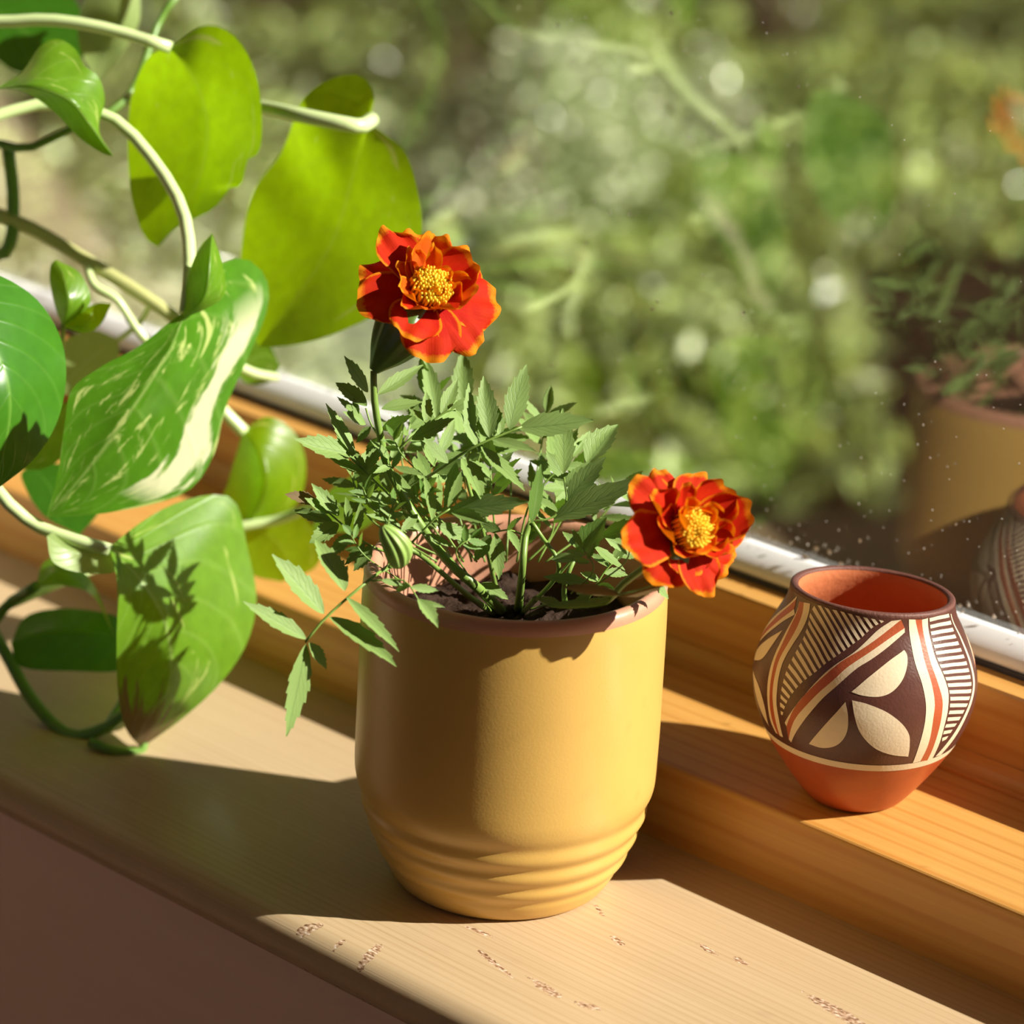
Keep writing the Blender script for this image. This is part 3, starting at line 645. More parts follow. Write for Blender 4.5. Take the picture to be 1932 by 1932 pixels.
frond([(790, 985, -.02), (725, 925, dD), (690, 890, dD), (669, 861, dD)],
      [(668, 858, 556, 828, 46, dD, -.06), (670, 858, 615, 761, 34, dD, -.05), (693, 898, 612, 855, 22, dD, -.04), (694, 893, 634, 820, 22, dD), (700, 902, 745, 850, 20, dD), (690, 888, 720, 830, 22, dD), (715, 915, 668, 925, 24, -.03)], 5)
dE = -.045
frond([(735, 880, -.03), (720, 834, dE), (700, 800, dE), (690, 770, dE)],
      [(694, 740, 650, 672, 33, dE), (693, 765, 631, 719, 32, dE), (684, 787, 636, 748, 18, dE), (690, 800, 647, 777, 22, dE), (676, 784, 668, 748, 12, dE), (713, 745, 798, 687, 28, -.03, -.02),
       (720, 772, 797, 757, 26, dE), (720, 809, 776, 785, 24, dE), (700, 805, 672, 835, 16, dE), (712, 826, 690, 858, 18, dE)], 4.5)
dF = -.055
frond([(790, 910, -.03), (825, 888, -.045), (887, 847, dF), (960, 815, dF), (985, 805, dF)],
      [(978, 808, 1119, 791, 52, dF, -.06), (922, 826, 914, 707, 38, dF), (887, 842, 884, 722, 30, dF), (963, 811, 992, 686, 42, dF, -.05), (908, 842, 991, 924, 34, dF, -.065), (846, 873, 800, 826, 26, dF),
       (871, 865, 908, 941, 42, dF, -.065), (860, 872, 842, 960, 30, dF, -.06), (930, 828, 1010, 850, 26, dF), (900, 842, 870, 780, 24, dF), (945, 822, 930, 760, 26, -.05)], 6)
dG = -.06
frond([(740, 1060, -.05), (771, 1030, -.055), (817, 982, dG), (849, 960, dG)],
      [(852, 960, 995, 945, 40, dG, -.07), (815, 983, 801, 896, 26, dG), (825, 990, 894, 1018, 30, dG), (852, 966, 920, 988, 25, dG), (801, 1010, 856, 1030, 20, dG), (788, 970, 755, 1005, 18, dG), (845, 958, 872, 890, 28, dG),
       (795, 1004, 760, 965, 18, dG), (832, 972, 812, 935, 16, dG)], 5)
dH = -.03
frond([(745, 860, -.03), (774, 828, dH), (833, 782, dH), (860, 772, dH)],
      [(776, 828, 856, 789, 30, -.045, -.05), (803, 803, 806, 736, 22, dH), (833, 782, 863, 714, 26, dH), (822, 790, 803, 671, 34, .0, .01), (875, 770, 872, 660, 42, .015, .02), (850, 775, 905, 745, 22, dH), (815, 800, 770, 770, 18, dH),
       (860, 772, 900, 800, 22, dH)], 4.5)
frond([(760, 960, -.04), (739, 888, -.05), (735, 868, -.05)],
      [(739, 888, 792, 953, 20, -.055), (744, 880, 800, 897, 22, -.055), (735, 868, 700, 830, 18, -.05), (736, 872, 760, 812, 14, -.05), (738, 880, 705, 892, 14, -.05), (740, 885, 760, 840, 14, -.05)], 4)
dI = -.045
frond([(985, 1040, -.03), (1003, 987, dI), (1040, 978, dI), (1068, 950, dI), (1064, 900, dI)],
      [(1062, 892, 1063, 771, 40, dI, -.05), (1108, 875, 1166, 800, 52, -.03, -.02), (1070, 947, 1140, 861, 40, dI), (1066, 920, 1112, 868, 28, -.04), (1045, 980, 1210, 903, 50, dI, -.055), (1003, 987, 1020, 876, 28, -.06, -.065, M['m_young']),
       (1072, 940, 1160, 920, 30, -.03), (1066, 905, 1030, 850, 26, -.035), (1020, 985, 990, 1030, 20, dI), (1052, 965, 1000, 930, 24, -.04)], 5)
dJ = -.035
frond([(1050, 1090, -.03), (1090, 1045, dJ), (1135, 1012, dJ), (1170, 1000, dJ)],
      [(1135, 1012, 1222, 984, 34, dJ), (1090, 1042, 1142, 975, 46, -.05, -.055, M['m_young']), (1040, 1055, 1102, 1050, 28, -.055), (1112, 1100, 1022, 1087, 24, -.06), (1120, 1030, 1180, 1075, 24, dJ), (1100, 1040, 1060, 1000, 22, dJ), (1140, 1012, 1190, 1040, 22, dJ)], 5)
dK = -.098
frond([(1090, 1120, -.05), (1168, 1122, dK), (1263, 1093, dK)],
      [(1168, 1122, 1060, 1106, 26, dK, -.085, M['m_dry']), (1168, 1124, 1274, 1088, 34, dK, dK, M['m_dry']), (1200, 1108, 1275, 1070, 20, -.06), (1262, 1093, 1320, 1106, 24, -.06), (1235, 1098, 1262, 1130, 18, -.06), (1258, 1094, 1300, 1065, 22, -.05)], 5)
frond([(1000, 1150, -.03), (1040, 1140, -.07), (1110, 1142, -.078)],
      [(1034, 1143, 1146, 1140, 18, -.078), (1060, 1141, 1010, 1128, 18, -.07), (1080, 1140, 1120, 1118, 16, -.075), (1090, 1141, 1160, 1128, 14, -.078)], 4)
frond([(990, 1010, -.03), (960, 1000, -.05), (930, 1005, -.055)],
      [(936, 1006, 942, 1094, 30, -.055), (925, 1008, 895, 1060, 26, -.055), (960, 1000, 980, 1040, 20, -.05), (908, 1101, 961, 1128, 26, -.04), (945, 1002, 905, 985, 20, -.05), (955, 1000, 985, 975, 18, -.05)], 4)
frond([(1110, 1130, -.03), (1140, 1080, -.03), (1168, 1050, -.03)],
      [(1150, 1070, 1110, 1040, 20, -.03), (1155, 1062, 1185, 1010, 22, -.02), (1140, 1082, 1185, 1085, 20, -.03), (1130, 1095, 1095, 1080, 20, -.03), (1168, 1050, 1215, 1040, 22, -.02), (1125, 1105, 1160, 1112, 16, -.03)], 4)
# leaves behind and inside the clump, from the same stems
fr = random.Random(3)
for cx, cy, d in ((700, 980, 0.0), (760, 880, 0.01), (830, 840, 0.02), (900, 880, 0.01), (960, 880, 0.015), (1020, 850, 0.02), (1080, 930, 0.01), (930, 960, -.01), (850, 1000, -.01), (1000, 950, -.01), (1110, 1000, 0.015), (760, 1010, -.01), (880, 930, .03), (1040, 1010, .0), (800, 930, -.02), (930, 1030, .02)):
    ang = fr.uniform(-2.4, -0.7); ln = fr.uniform(70, 110)
    ex, ey = cx + ln * math.cos(ang), cy + ln * math.sin(ang)
    L = []
    for k in range(7):
        t = 0.2 + 0.8 * k / 6; bx, by = cx + (ex - cx) * t, cy + (ey - cy) * t
        a2 = ang + (0 if k == 6 else (0.9 if k % 2 else -0.9)); l2 = fr.uniform(45, 80)
        L.append((bx, by, bx + l2 * math.cos(a2), by + l2 * math.sin(a2), fr.uniform(18, 30), d, d + fr.uniform(-.02, .02)))
    frond([(950 + (cx - 950) * .5, 1060, d * .5), (cx, cy, d), (ex, ey, d)], L, 4.5)
# small young leaves low in the clump
for cx, cy, d in ((690, 1050, -.065), (735, 1000, -.06), (780, 950, -.06), (705, 960, -.055), (860, 1040, -.06), (1120, 1075, -.07), (1180, 1060, -.07), (760, 860, -.055)):
    ang = fr.uniform(-2.9, -0.5); ln = fr.uniform(35, 55); ex, ey = cx + ln * math.cos(ang), cy + ln * math.sin(ang); L = []
    for k in range(5):
        t = 0.3 + 0.7 * k / 4; bx, by = cx + (ex - cx) * t, cy + (ey - cy) * t
        a2 = ang + (0 if k == 4 else (0.9 if k % 2 else -0.9)); l2 = fr.uniform(24, 42)
        L.append((bx, by, bx + l2 * math.cos(a2), by + l2 * math.sin(a2), fr.uniform(9, 15), d, d + fr.uniform(-.01, .01)))
    frond([(cx + (950 - cx) * .25, cy + 45, d + .015), (cx, cy, d), (ex, ey, d)], L, 3.5, M['m_young'])
# stems rooted in the soil
def soilpt(px, py): return on(px, py, 2, SOILZ - 0.003)
def stem(pts, w0, w1): return tube('stem', pts, [w0 / FPX * Z0 / 2, w1 / FPX * Z0 / 2], M['m_stem'], plant, 26, 10)
stem([soilpt(952, 1158), P(900, 1108, -.045), P(846, 1060, -.045), P(790, 985, -.04), P(735, 890, -.045), P(720, 834, -.05), P(707, 760, -.055), P(705, 700, -.058)], 22, 12)
stem([soilpt(935, 1160), P(884, 1124, -.055), P(776, 1038, -.06), P(735, 1070, -.072)], 14, 8)
stem([soilpt(977, 1156), P(985, 1080, -.045), P(992, 1009, -.045), P(1003, 985, -.045)], 17, 12)
stem([soilpt(985, 1158), P(1054, 1076, -.045), P(1020, 1010, -.045), P(1003, 985, -.046)], 9, 8)
stem([soilpt(1066, 1145), P(1066, 1100, -.045), P(1090, 1042, -.045), P(1110, 1000, -.03)], 12, 7)
stem([soilpt(1020, 1140), P(1130, 1140, -.062), P(1180, 1098, -.078), P(1235, 1057, -.088)], 10, 13)
stem([soilpt(940, 1130), P(910, 1000, -.02), P(880, 900, -.03), P(887, 847, -.05)], 10, 6)
stem([soilpt(985, 1158), P(1010, 1130, -.07)], 10, 12)

# flowers
def petal_mesh(seed, L, W, curl, cup, ruffle):
    r = random.Random(seed); nu, nv = 14, 12; V, F, UV = [], [], []
    ph = r.uniform(0, 6)
    for j in range(nv + 1):
        v = j / nv
        for i in range(nu + 1):
            u = i / nu; s = 2 * u - 1
            wid = W * (0.22 + 0.78 * math.sin(math.pi * 0.5 * min(1, v * 1.25)) ** 0.9) * (1.0 if v < 0.75 else math.sqrt(max(0.0, 1 - ((v - 0.75) / 0.25) ** 2 * 0.55)))
            edge = L * (1 - 0.16 * s * s) + L * 0.035 * math.sin(5 * s + ph) * v
            rad = v * edge
            x = s * wid * 0.5 * (1 + 0.05 * math.sin(9 * v + ph))
            z = L * (curl * v * v) + cup * W * s * s * v + ruffle * L * math.sin(7 * s + ph) * v * v
            V.append((x, rad, z)); UV.append((u, v))
    for j in range(nv):
        for i in range(nu): a = j * (nu + 1) + i; F.append((a, a + 1, a + nu + 2, a + nu + 1))
    return mesh('petal', V, F, UV)
def flower(cpx, cpy, d, nrm, outer, mid, inner, scale, label, calyx_to, seed):
    c = P(cpx, cpy, d); nrm = nrm.normalized(); r = random.Random(seed)
    base = c - nrm * 0.006
    # calyx: fluted green cup
    q = calyx_to; ax = (base - q).normalized(); Lc = (base - q).length
    V, F = [], []; n1 = ax.orthogonal().normalized(); b1 = ax.cross(n1); seg = 40
    prof = [(0.0017, 0), (0.0032, .08), (0.0064, .25), (0.0092, .48), (0.0098, .64), (0.0070, .82), (0.0025, 1.0)]
    pr = catmull([(a, b, 0) for a, b in prof], 20)
    for a_, t_, _ in pr:
        for k in range(seg):
            th = 2 * math.pi * k / seg; rr = a_ * scale * (1 + 0.07 * math.cos(8 * th) * min(1, t_ * 3)); V.append(q + ax * Lc * t_ + (n1 * math.cos(th) + b1 * math.sin(th)) * rr)
    for i in range(len(pr) - 1):
        for k in range(seg): k2 = (k + 1) % seg; F.append((i * seg + k, i * seg + k2, (i + 1) * seg + k2, (i + 1) * seg + k))
    F.append(tuple((len(pr) - 1) * seg + k for k in range(seg)))
    head = link('flower_head', mesh('flower_head', V, F), M['m_calyx'], plant); tag(head, label)
    def add(tip_px, w, lift, z0, mat, curl, cup):
        rr_ = ray(*tip_px); t = (c - CAM).dot(nrm) / rr_.dot(nrm); tip = CAM + rr_ * t
        y = tip - c; L = y.length; y.normalize(); x = y.cross(nrm)
        rot = Matrix.Rotation(lift, 3, x); y2 = rot @ y; n2 = rot @ nrm
        me = petal_mesh(r.randrange(9999), L / max(0.6, math.cos(lift)), 1.22 * w / FPX * Z0, curl, cup, 0.035)
        o = link('petal', me, mat); o.parent = head
        org = base + nrm * z0
        o.matrix_parent_inverse = Matrix.Identity(4)
        o.matrix_basis = Matrix(((x.x, y2.x, n2.x, org.x), (x.y, y2.y, n2.y, org.y), (x.z, y2.z, n2.z, org.z), (0, 0, 0, 1)))
    for (tx, ty, w) in outer: add((tx, ty), w, r.uniform(0.10, 0.26), 0.0002 + r.uniform(0, .0008), M['petal_red'], r.uniform(-0.28, -0.08), r.uniform(-.10, .14))
    for (tx, ty, w) in mid: add((tx, ty), w, r.uniform(0.32, 0.50), 0.001, r.choice([M['petal_red'], M['petal_orange']]), r.uniform(-.05, .2), r.uniform(.1, .35))
    for (tx, ty, w) in inner: add((tx, ty), w * 0.85, r.uniform(0.55, 0.85), 0.0018, M['petal_orange'], r.uniform(0, .3), r.uniform(.3, .6))
    # disc florets: a dome of tiny knobs
    V, F = [], []; x = nrm.orthogonal().normalized(); y = nrm.cross(x)
    for k in range(130):
        rr = 0.0074 * scale * math.sqrt((k + .5) / 130); th = k * 2.39996
        p = base + nrm * (0.0092 + 0.0036 * (1 - (rr / (0.0074 * scale)) ** 2) + r.uniform(-.0006, .0006)) + x * rr * math.cos(th) + y * rr * math.sin(th)
        i = len(V); s = 0.0006 * r.uniform(.8, 1.3)
        for zz, ss in ((-0.006, .5), (-.0006, 1.0), (0.0004, .95), (.0010, .5)):
            for m_ in range(6):
                a = m_ * math.pi / 3; V.append(p + nrm * zz + (x * math.cos(a) + y * math.sin(a)) * s * ss)
        for h in range(3):
            for m_ in range(6): m2 = (m_ + 1) % 6; F.append((i + h * 6 + m_, i + h * 6 + m2, i + (h + 1) * 6 + m2, i + (h + 1) * 6 + m_))
        F.append(tuple(i + 18 + m_ for m_ in range(6)))
    dsc = link('disc_florets', mesh('disc_florets', V, F), M['floret']); dsc.parent = head; dsc['kind'] = 'stuff'
    dsc.matrix_parent_inverse = Matrix.Identity(4)
    tag(dsc, 'yellow tuft of tiny florets at the flower centre')
n1 = -fw * 0.80 + RX * 0.30 + UX * 0.42
flower(812, 545, -.062, n1,
       [(724, 428, 70), (785, 424, 96), (893, 452, 104), (949, 552, 106), (912, 640, 80), (826, 660, 100), (770, 632, 84), (686, 556, 92), (692, 492, 78), (842, 432, 70)],
       [(806, 450, 66), (764, 474, 44), (736, 560, 46), (752, 588, 44), (892, 505, 74), (898, 562, 66), (868, 590, 62), (790, 590, 60), (745, 500, 40)],
       [(800, 482, 34), (772, 512, 30), (768, 558, 32), (846, 520, 40), (856, 556, 36), (830, 580, 36), (800, 578, 34)], 1.15,
       'red orange marigold flower standing high on its stem', P(705, 700, -.058), 5)
n2 = -fw * 0.78 + RX * 0.50 + UX * 0.22
flower(1303, 998, -.098, n2,
       [(1214, 902, 78), (1254, 880, 62), (1180, 1022, 84), (1252, 1086, 92), (1318, 1082, 82), (1352, 1120, 74), (1388, 1064, 78), (1402, 1024, 80), (1416, 978, 80), (1396, 935, 80), (1332, 893, 80), (1300, 896, 60)],
       [(1214, 935, 56), (1224, 985, 58), (1262, 912, 44), (1358, 920, 76), (1396, 968, 76), (1376, 1040, 64), (1330, 1052, 62), (1276, 1048, 62), (1372, 995, 70)],
       [(1268, 940, 40), (1256, 968, 44), (1284, 950, 26), (1330, 955, 40), (1346, 985, 46), (1330, 1020, 44), (1290, 1030, 36)], 1.1,
       'orange red marigold flower drooping over the pot rim towards the clay jar', P(1232, 1060, -.088), 9)
# bud
def bud():
    a, b = P(757, 1070, -.08), P(722, 992, -.088); ax = (b - a).normalized(); L = (b - a).length
    V, F = [], []; n1 = ax.orthogonal().normalized(); b1 = ax.cross(n1); seg = 60
    side = (RX * 1.0).normalized()
    pr = catmull([(0.0012, 0, 0), (0.0036, .1, 0), (0.0049, .3, 0), (0.0051, .5, 0), (0.0042, .75, 0), (0.0024, .93, 0), (0.0006, 1, 0)], 26)
    for a_, t_, _ in pr:
        cen = a + ax * L * t_ + side * 0.002 * math.sin(math.pi * t_)
        for k in range(seg):
            th = 2 * math.pi * k / seg; V.append(cen + (n1 * math.cos(th) + b1 * math.sin(th)) * a_ * (1 + 0.10 * math.cos(10 * th)))
    for i in range(len(pr) - 1):
        for k in range(seg): k2 = (k + 1) % seg; F.append((i * seg + k, i * seg + k2, (i + 1) * seg + k2, (i + 1) * seg + k))
    tag(link('flower_bud', mesh('flower_bud', V, F), M['m_bud'], plant), 'closed ribbed pale green bud')
bud()

# ------------------------------------------------------------------ pothos plant
M['p_bright'] = leaf_mat('pothos_leaf', (0.17, 0.33, 0.006), (0.47, 0.76, 0.003), 0.34, 0.6, varieg=0.24, vein=(0.42, 0.6, 0.06), vcol=(0.55, 0.66, 0.12), mott=0.25, vscale=4)
M['p_varieg'] = leaf_mat('variegated_pothos_leaf', (0.075, 0.24, 0.012), (0.22, 0.46, 0.012), 0.28, 0.35, varieg=0.42, vein=(0.5, 0.66, 0.2), vcol=(0.52, 0.64, 0.2), vscale=11, streak=True)
M['p_mid'] = leaf_mat('fresh_pothos_leaf', (0.15, 0.32, 0.02), (0.32, 0.56, 0.012), 0.3, 0.45, varieg=0.22, vein=(0.5, 0.68, 0.2), vcol=(0.5, 0.62, 0.15), vscale=6)
M['p_tip'] = leaf_mat('brown_tipped_pothos_leaf', (0.15, 0.32, 0.02), (0.32, 0.56, 0.012), 0.3, 0.45, varieg=0.2, vein=(0.5, 0.68, 0.2), vcol=(0.5, 0.62, 0.15), vscale=6, tip=True)
M['p_dark'] = leaf_mat('deep_green_pothos_leaf', (0.05, 0.19, 0.012), (0.14, 0.34, 0.008), 0.25, 0.25, vein=(0.2, 0.4, 0.06), mott=0.2)
M['p_pale'] = leaf_mat('pale_pothos_leaf', (0.35, 0.48, 0.16), (0.42, 0.55, 0.12), 0.35, 0.45, vein=(0.6, 0.7, 0.35), mott=0.15)
M['p_stem'] = plain('pale_pothos_stem', (0.66, 0.80, 0.38), 0.3, var=0.1, vscale=60)
M['p_stem2'] = plain('green_pothos_stem', (0.14, 0.27, 0.04), 0.35, var=0.3, vscale=60)
M['p_vine'] = plain('brownish_vine_stem', (0.48, 0.48, 0.20), 0.45, var=0.25, vscale=90)
PP = Vector((-0.47, -0.012, 0.0))
pp = empty('planter', PP, 'grey glazed planter the trailing pothos grows from', 'flower pot')
M['planter'] = plain('grey_planter_glaze', (0.35, 0.36, 0.36), 0.4, var=0.1)
link('body', lathe('body', smooth_prof([(0.040, 0), (0.046, 0.002), (0.055, 0.05), (0.060, 0.10), (0.061, 0.108), (0.057, 0.110), (0.054, 0.104), (0.05, 0.05), (0.01, 0.04)], 60), PP, 72, close_base=True, close_top=True), M['planter'], pp)
tag(link('potting_soil', soil_mesh(PP, 0.0535, 0.095), M['soil']), 'dark soil inside the grey planter', 'soil', kind='stuff')
pothos = empty('pothos_plant', (PP.x, PP.y, 0.09), 'trailing pothos with large heart shaped variegated leaves on the sill', 'plant')

def pothos_leaf(mid, left, right, mat, label=None, cup=0.0, name='leaf', parent=None, n=34, m=9, wav=0.0):
    def res(pts): return [Vector(P(*q)) for q in catmull(pts, n)]
    A, B, C = res(left), res(mid), res(right); V, F, UV = [], [], []
    for i in range(n):
        t = i / (n - 1)
        for j in range(2 * m + 1):
            s = j / m - 1
            if s < 0: p = B[i].lerp(A[i], -s)
            else: p = B[i].lerp(C[i], s)
            w_ = (A[i] - C[i]).length
            p = p + fw * (cup * w_ * (1 - abs(s)) * abs(s) * 1.4 + wav * w_ * math.sin(9 * t + 3 * s) * abs(s))
            V.append(p); UV.append((0.5 + s * 0.5, t))
    k = 2 * m + 1
    for i in range(n - 1):
        for j in range(k - 1): a = i * k + j; F.append((a, a + 1, a + k + 1, a + k))
    o = link(name, mesh(name, V, F, UV), mat, parent or pothos)
    if label: tag(o, label)
    return o
def petiole(pts, w, mat='p_stem', name='petiole'):
    ws = w if hasattr(w, '__len__') else (w, w)
    return tube(name, [P(*q) if len(q) == 3 and abs(q[2]) < 1 and abs(q[0]) > 2 else Vector(q) for q in pts], [x / FPX * (Z0 + .1) / 2 for x in ws], M[mat], pothos, 30, 10)

# large leaf at the top: its far face is sunlit
d = .12
pothos_leaf([(322, 88, d), (372, 160, d), (392, 250, d), (370, 350, d + .004), (298, 466, d + .012)],
            [(322, 88, d), (280, 108, d + .012), (250, 175, d + .026), (241, 260, d + .03), (248, 370, d + .026), (272, 445, d + .016), (298, 466, d + .012)],
            [(322, 88, d), (385, 48, d - .006), (440, 66, d - .016), (480, 130, d - .022), (494, 215, d - .022), (490, 285, d - .018), (468, 300, d - .014), (455, 352, d - .01), (438, 350, d - .006), (400, 396, d), (335, 428, d + .008), (298, 466, d + .012)],
            M['p_bright'], 'large translucent pothos leaf with a torn brown edge', cup=-.03)
# large leaf behind the upper flower
d = .125
pothos_leaf([(695, 232, d), (668, 320, d + .002), (620, 470, d + .008), (490, 655, d + .02)],
            [(695, 232, d), (706, 180, d + .005), (680, 142, d + .012), (625, 148, d + .018), (570, 190, d + .024), (532, 285, d + .036), (478, 362, d + .042), (455, 470, d + .042), (456, 580, d + .034), (490, 655, d + .02)],
            [(695, 232, d), (722, 250, d - .004), (765, 288, d - .014), (790, 370, d - .022), (794, 450, d - .022), (755, 560, d - .012), (650, 622, d + .004), (560, 650, d + .014), (490, 655, d + .02)],
            M['p_bright'], 'big yellow green pothos leaf with small brown scars behind the upper flower', cup=-.03)
# variegated leaf
d = .062
pothos_leaf([(352, 585, d), (320, 660, d - .004), (250, 770, d - .006), (165, 885, d + .0), (88, 976, d + .006)],
            [(352, 585, d), (320, 608, d - .002), (260, 655, d - .004), (190, 692, d - .008), (135, 735, d - .01), (122, 800, d - .008), (110, 890, d - .002), (88, 976, d + .006)],
            [(352, 585, d), (392, 515, d + .012), (455, 487, d + .03), (500, 520, d + .042), (505, 580, d + .042), (470, 670, d + .034), (425, 770, d + .028), (402, 860, d + .026), (345, 932, d + .02), (200, 968, d + .01), (88, 976, d + .006)],
            M['p_varieg'], 'pothos leaf streaked with cream variegation', cup=.03, wav=.012)
pothos_leaf([(345, 600, d - .004), (385, 560, d - .012), (395, 500, d - .012), (400, 440, d - .004)],
            [(345, 600, d - .004), (348, 560, d), (360, 505, d), (378, 465, d), (400, 440, d - .004)],
            [(345, 600, d - .004), (390, 582, d - .004), (424, 555, d), (420, 500, d), (400, 440, d - .004)], M['p_mid'], 'curled over lobe of the variegated leaf', cup=-.1, name='curled_lobe')
# lower leaf that takes the marigold's shadow
d = .066
pothos_leaf([(205, 1034, d), (268, 1100, d + .004), (312, 1180, d + .010), (322, 1270, d + .020), (300, 1350, d + .036), (266, 1412, d + .052)],
            [(205, 1034, d), (214, 1060, d - .004), (222, 1120, d - .006), (220, 1210, d + .0), (222, 1300, d + .012), (236, 1372, d + .034), (266, 1412, d + .052)],
            [(205, 1034, d), (262, 988, d + .018), (330, 950, d + .034), (405, 933, d + .048), (446, 950, d + .054), (466, 1030, d + .056), (484, 1130, d + .056), (465, 1215, d + .052), (415, 1290, d + .046), (345, 1355, d + .046), (266, 1412, d + .052)],
            M['p_tip'], 'lower pothos leaf with a dried brown tip touching the sill', cup=.02)
pothos_leaf([(205, 1034, d + .004), (165, 1045, d + .0), (125, 1035, d - .004), (88, 1012, d - .01)], [(205, 1034, d + .004), (218, 1078, d + .0), (150, 1080, d - .004), (100, 1060, d - .01), (88, 1012, d - .01)],
            [(205, 1034, d + .004), (180, 1030, d + .008), (140, 1012, d + .01), (105, 1004, d + .004), (88, 1012, d - .01)], M['p_pale'], None, cup=.05)
# unseen leaf added behind it to cast shade on the sill
pothos_leaf([(300, 1120, .200), (305, 1200, .158), (310, 1260, .126), (312, 1310, .108)], [(300, 1120, .200), (256, 1130, .185), (284, 1200, .140), (306, 1262, .100), (312, 1310, .108)],
            [(300, 1120, .200), (346, 1180, .200), (335, 1270, .168), (316, 1335, .130), (312, 1310, .108)], M['p_mid'], None, cup=.02)
# dark leaf at the picture's edge
d = .0
pothos_leaf([(-120, 545, d), (-20, 640, d), (20, 760, d), (-8, 925, d + .01)], [(-120, 545, d), (-170, 640, d - .02), (-160, 760, d - .02), (-90, 870, d - .01), (-8, 925, d + .01)],
            [(-120, 545, d), (-40, 510, d + .014), (55, 552, d + .026), (108, 622, d + .034), (125, 700, d + .034), (110, 790, d + .03), (65, 865, d + .02), (-8, 925, d + .01)], M['p_dark'], 'deep green glossy pothos leaf cut off by the picture edge', cup=-.06)
# curled young leaf
d = .07
pothos_leaf([(-10, 168, d), (60, 165, d - .008), (130, 190, d - .008), (172, 240, d), (214, 295, d + .006)], [(-10, 168, d), (40, 172, d + .004), (95, 205, d + .006), (150, 260, d + .006), (190, 287, d + .006), (214, 295, d + .006)],
            [(-10, 168, d), (42, 135, d + .01), (75, 88, d + .014), (108, 73, d + .014), (142, 92, d + .012), (160, 125, d + .006), (186, 145, d + .008), (198, 190, d + .01), (186, 245, d + .006), (214, 295, d + .006)], M['p_mid'], 'young curled pothos leaf', cup=.06)
# two small new leaves
d = .085
pothos_leaf([(118, 616, d), (128, 570, d - .008), (120, 520, d - .004), (105, 490, d)], [(118, 616, d), (103, 575, d), (94, 530, d), (96, 500, d), (105, 490, d)], [(118, 616, d), (148, 600, d), (171, 565, d), (150, 515, d), (105, 490, d)], M['p_mid'], 'small new leaf unfolding', cup=-.08)
pothos_leaf([(120, 618, d), (155, 612, d - .005), (185, 595, d), (211, 573, d)], [(120, 618, d), (150, 590, d), (185, 572, d), (211, 573, d)], [(120, 618, d), (160, 628, d), (190, 612, d), (211, 573, d)], M['p_bright'], None, cup=-.1)
# leaves further back
d = .20
pothos_leaf([(262, -40, d), (225, 40, d - .01), (200, 100, d), (186, 158, d)], [(262, -40, d), (190, -30, d), (152, 20, d), (150, 90, d), (186, 158, d)], [(262, -40, d), (265, 0, d), (260, 50, d), (225, 110, d), (186, 158, d)], M['p_pale'], 'pale blurred pothos leaf at the top', cup=.05)
d = .22
pothos_leaf([(-60, -30, d), (20, 40, d), (90, 90, d), (150, 120, d)], [(-60, -30, d), (-50, 60, d), (20, 130, d), (100, 145, d), (150, 120, d)], [(-60, -30, d), (60, -40, d), (140, 0, d), (160, 70, d), (150, 120, d)], M['p_dark'], 'dark green pothos leaf at the top corner')
d = .17
pothos_leaf([(225, 640, d), (180, 670, d), (140, 705, d), (105, 740, d)], [(225, 640, d), (170, 622, d), (115, 650, d), (95, 700, d), (105, 740, d)], [(225, 640, d), (222, 680, d), (190, 720, d), (145, 745, d), (105, 740, d)], M['p_pale'], None, cup=.05)
d = .13
pothos_leaf([(130, 760, d), (100, 810, d), (75, 850, d), (40, 885, d)], [(130, 760, d), (90, 765, d), (50, 800, d), (30, 850, d), (40, 885, d)], [(130, 760, d), (142, 810, d), (120, 860, d), (80, 885, d), (40, 885, d)], M['p_mid'], None)
pothos_leaf([(60, 880, d + .02), (95, 920, d + .02), (110, 980, d + .02), (150, 1010, d + .02)], [(60, 880, d + .02), (40, 900, d + .02), (80, 970, d + .02), (150, 1010, d + .02)], [(60, 880, d + .02), (130, 880, d + .02), (190, 950, d + .02), (150, 1010, d + .02)], M['p_dark'], None)
d = .185
pothos_leaf([(458, 812, d), (490, 860, d - .01), (500, 920, d - .01), (470, 990, d)], [(458, 812, d), (448, 850, d + .006), (430, 910, d + .01), (420, 955, d + .01), (470, 990, d)], [(458, 812, d), (505, 786, d), (555, 815, d + .006), (578, 880, d + .01), (556, 955, d + .01), (470, 990, d)], M['p_bright'], 'rounded pothos leaf in front of the window rail', cup=.06)
d = .19
pothos_leaf([(470, 985, d), (520, 1020, d), (545, 1060, d), (530, 1098, d)], [(470, 985, d), (455, 1020, d), (470, 1080, d), (530, 1098, d)], [(470, 985, d), (560, 970, d), (605, 1020, d), (595, 1070, d), (530, 1098, d)], M['p_bright'], None, cup=.05)
d = .16
pothos_leaf([(730, 880, d), (680, 920, d), (630, 960, d), (590, 1000, d)], [(730, 880, d), (660, 900, d), (605, 945, d), (590, 1000, d)], [(730, 880, d), (740, 940, d), (680, 1000, d), (590, 1000, d)], M['p_mid'], None, cup=.05)
d = .2
pothos_leaf([(440, 700, d), (470, 680, d), (500, 670, d), (528, 690, d)], [(440, 700, d), (450, 640, d), (500, 640, d), (528, 690, d)], [(440, 700, d), (470, 725, d), (510, 720, d), (528, 690, d)], M['p_mid'], None, cup=.05)
d = .145
pothos_leaf([(235, 1205, d), (160, 1190, d), (80, 1195, d), (20, 1215, d)], [(235, 1205, d), (225, 1165, d), (130, 1148, d + .01), (50, 1162, d + .01), (20, 1215, d)], [(235, 1205, d), (232, 1262, d), (130, 1266, d), (40, 1258, d), (20, 1215, d)], M['p_dark'], 'dark pothos leaf lying low over the sill', cup=.05)
d = .12
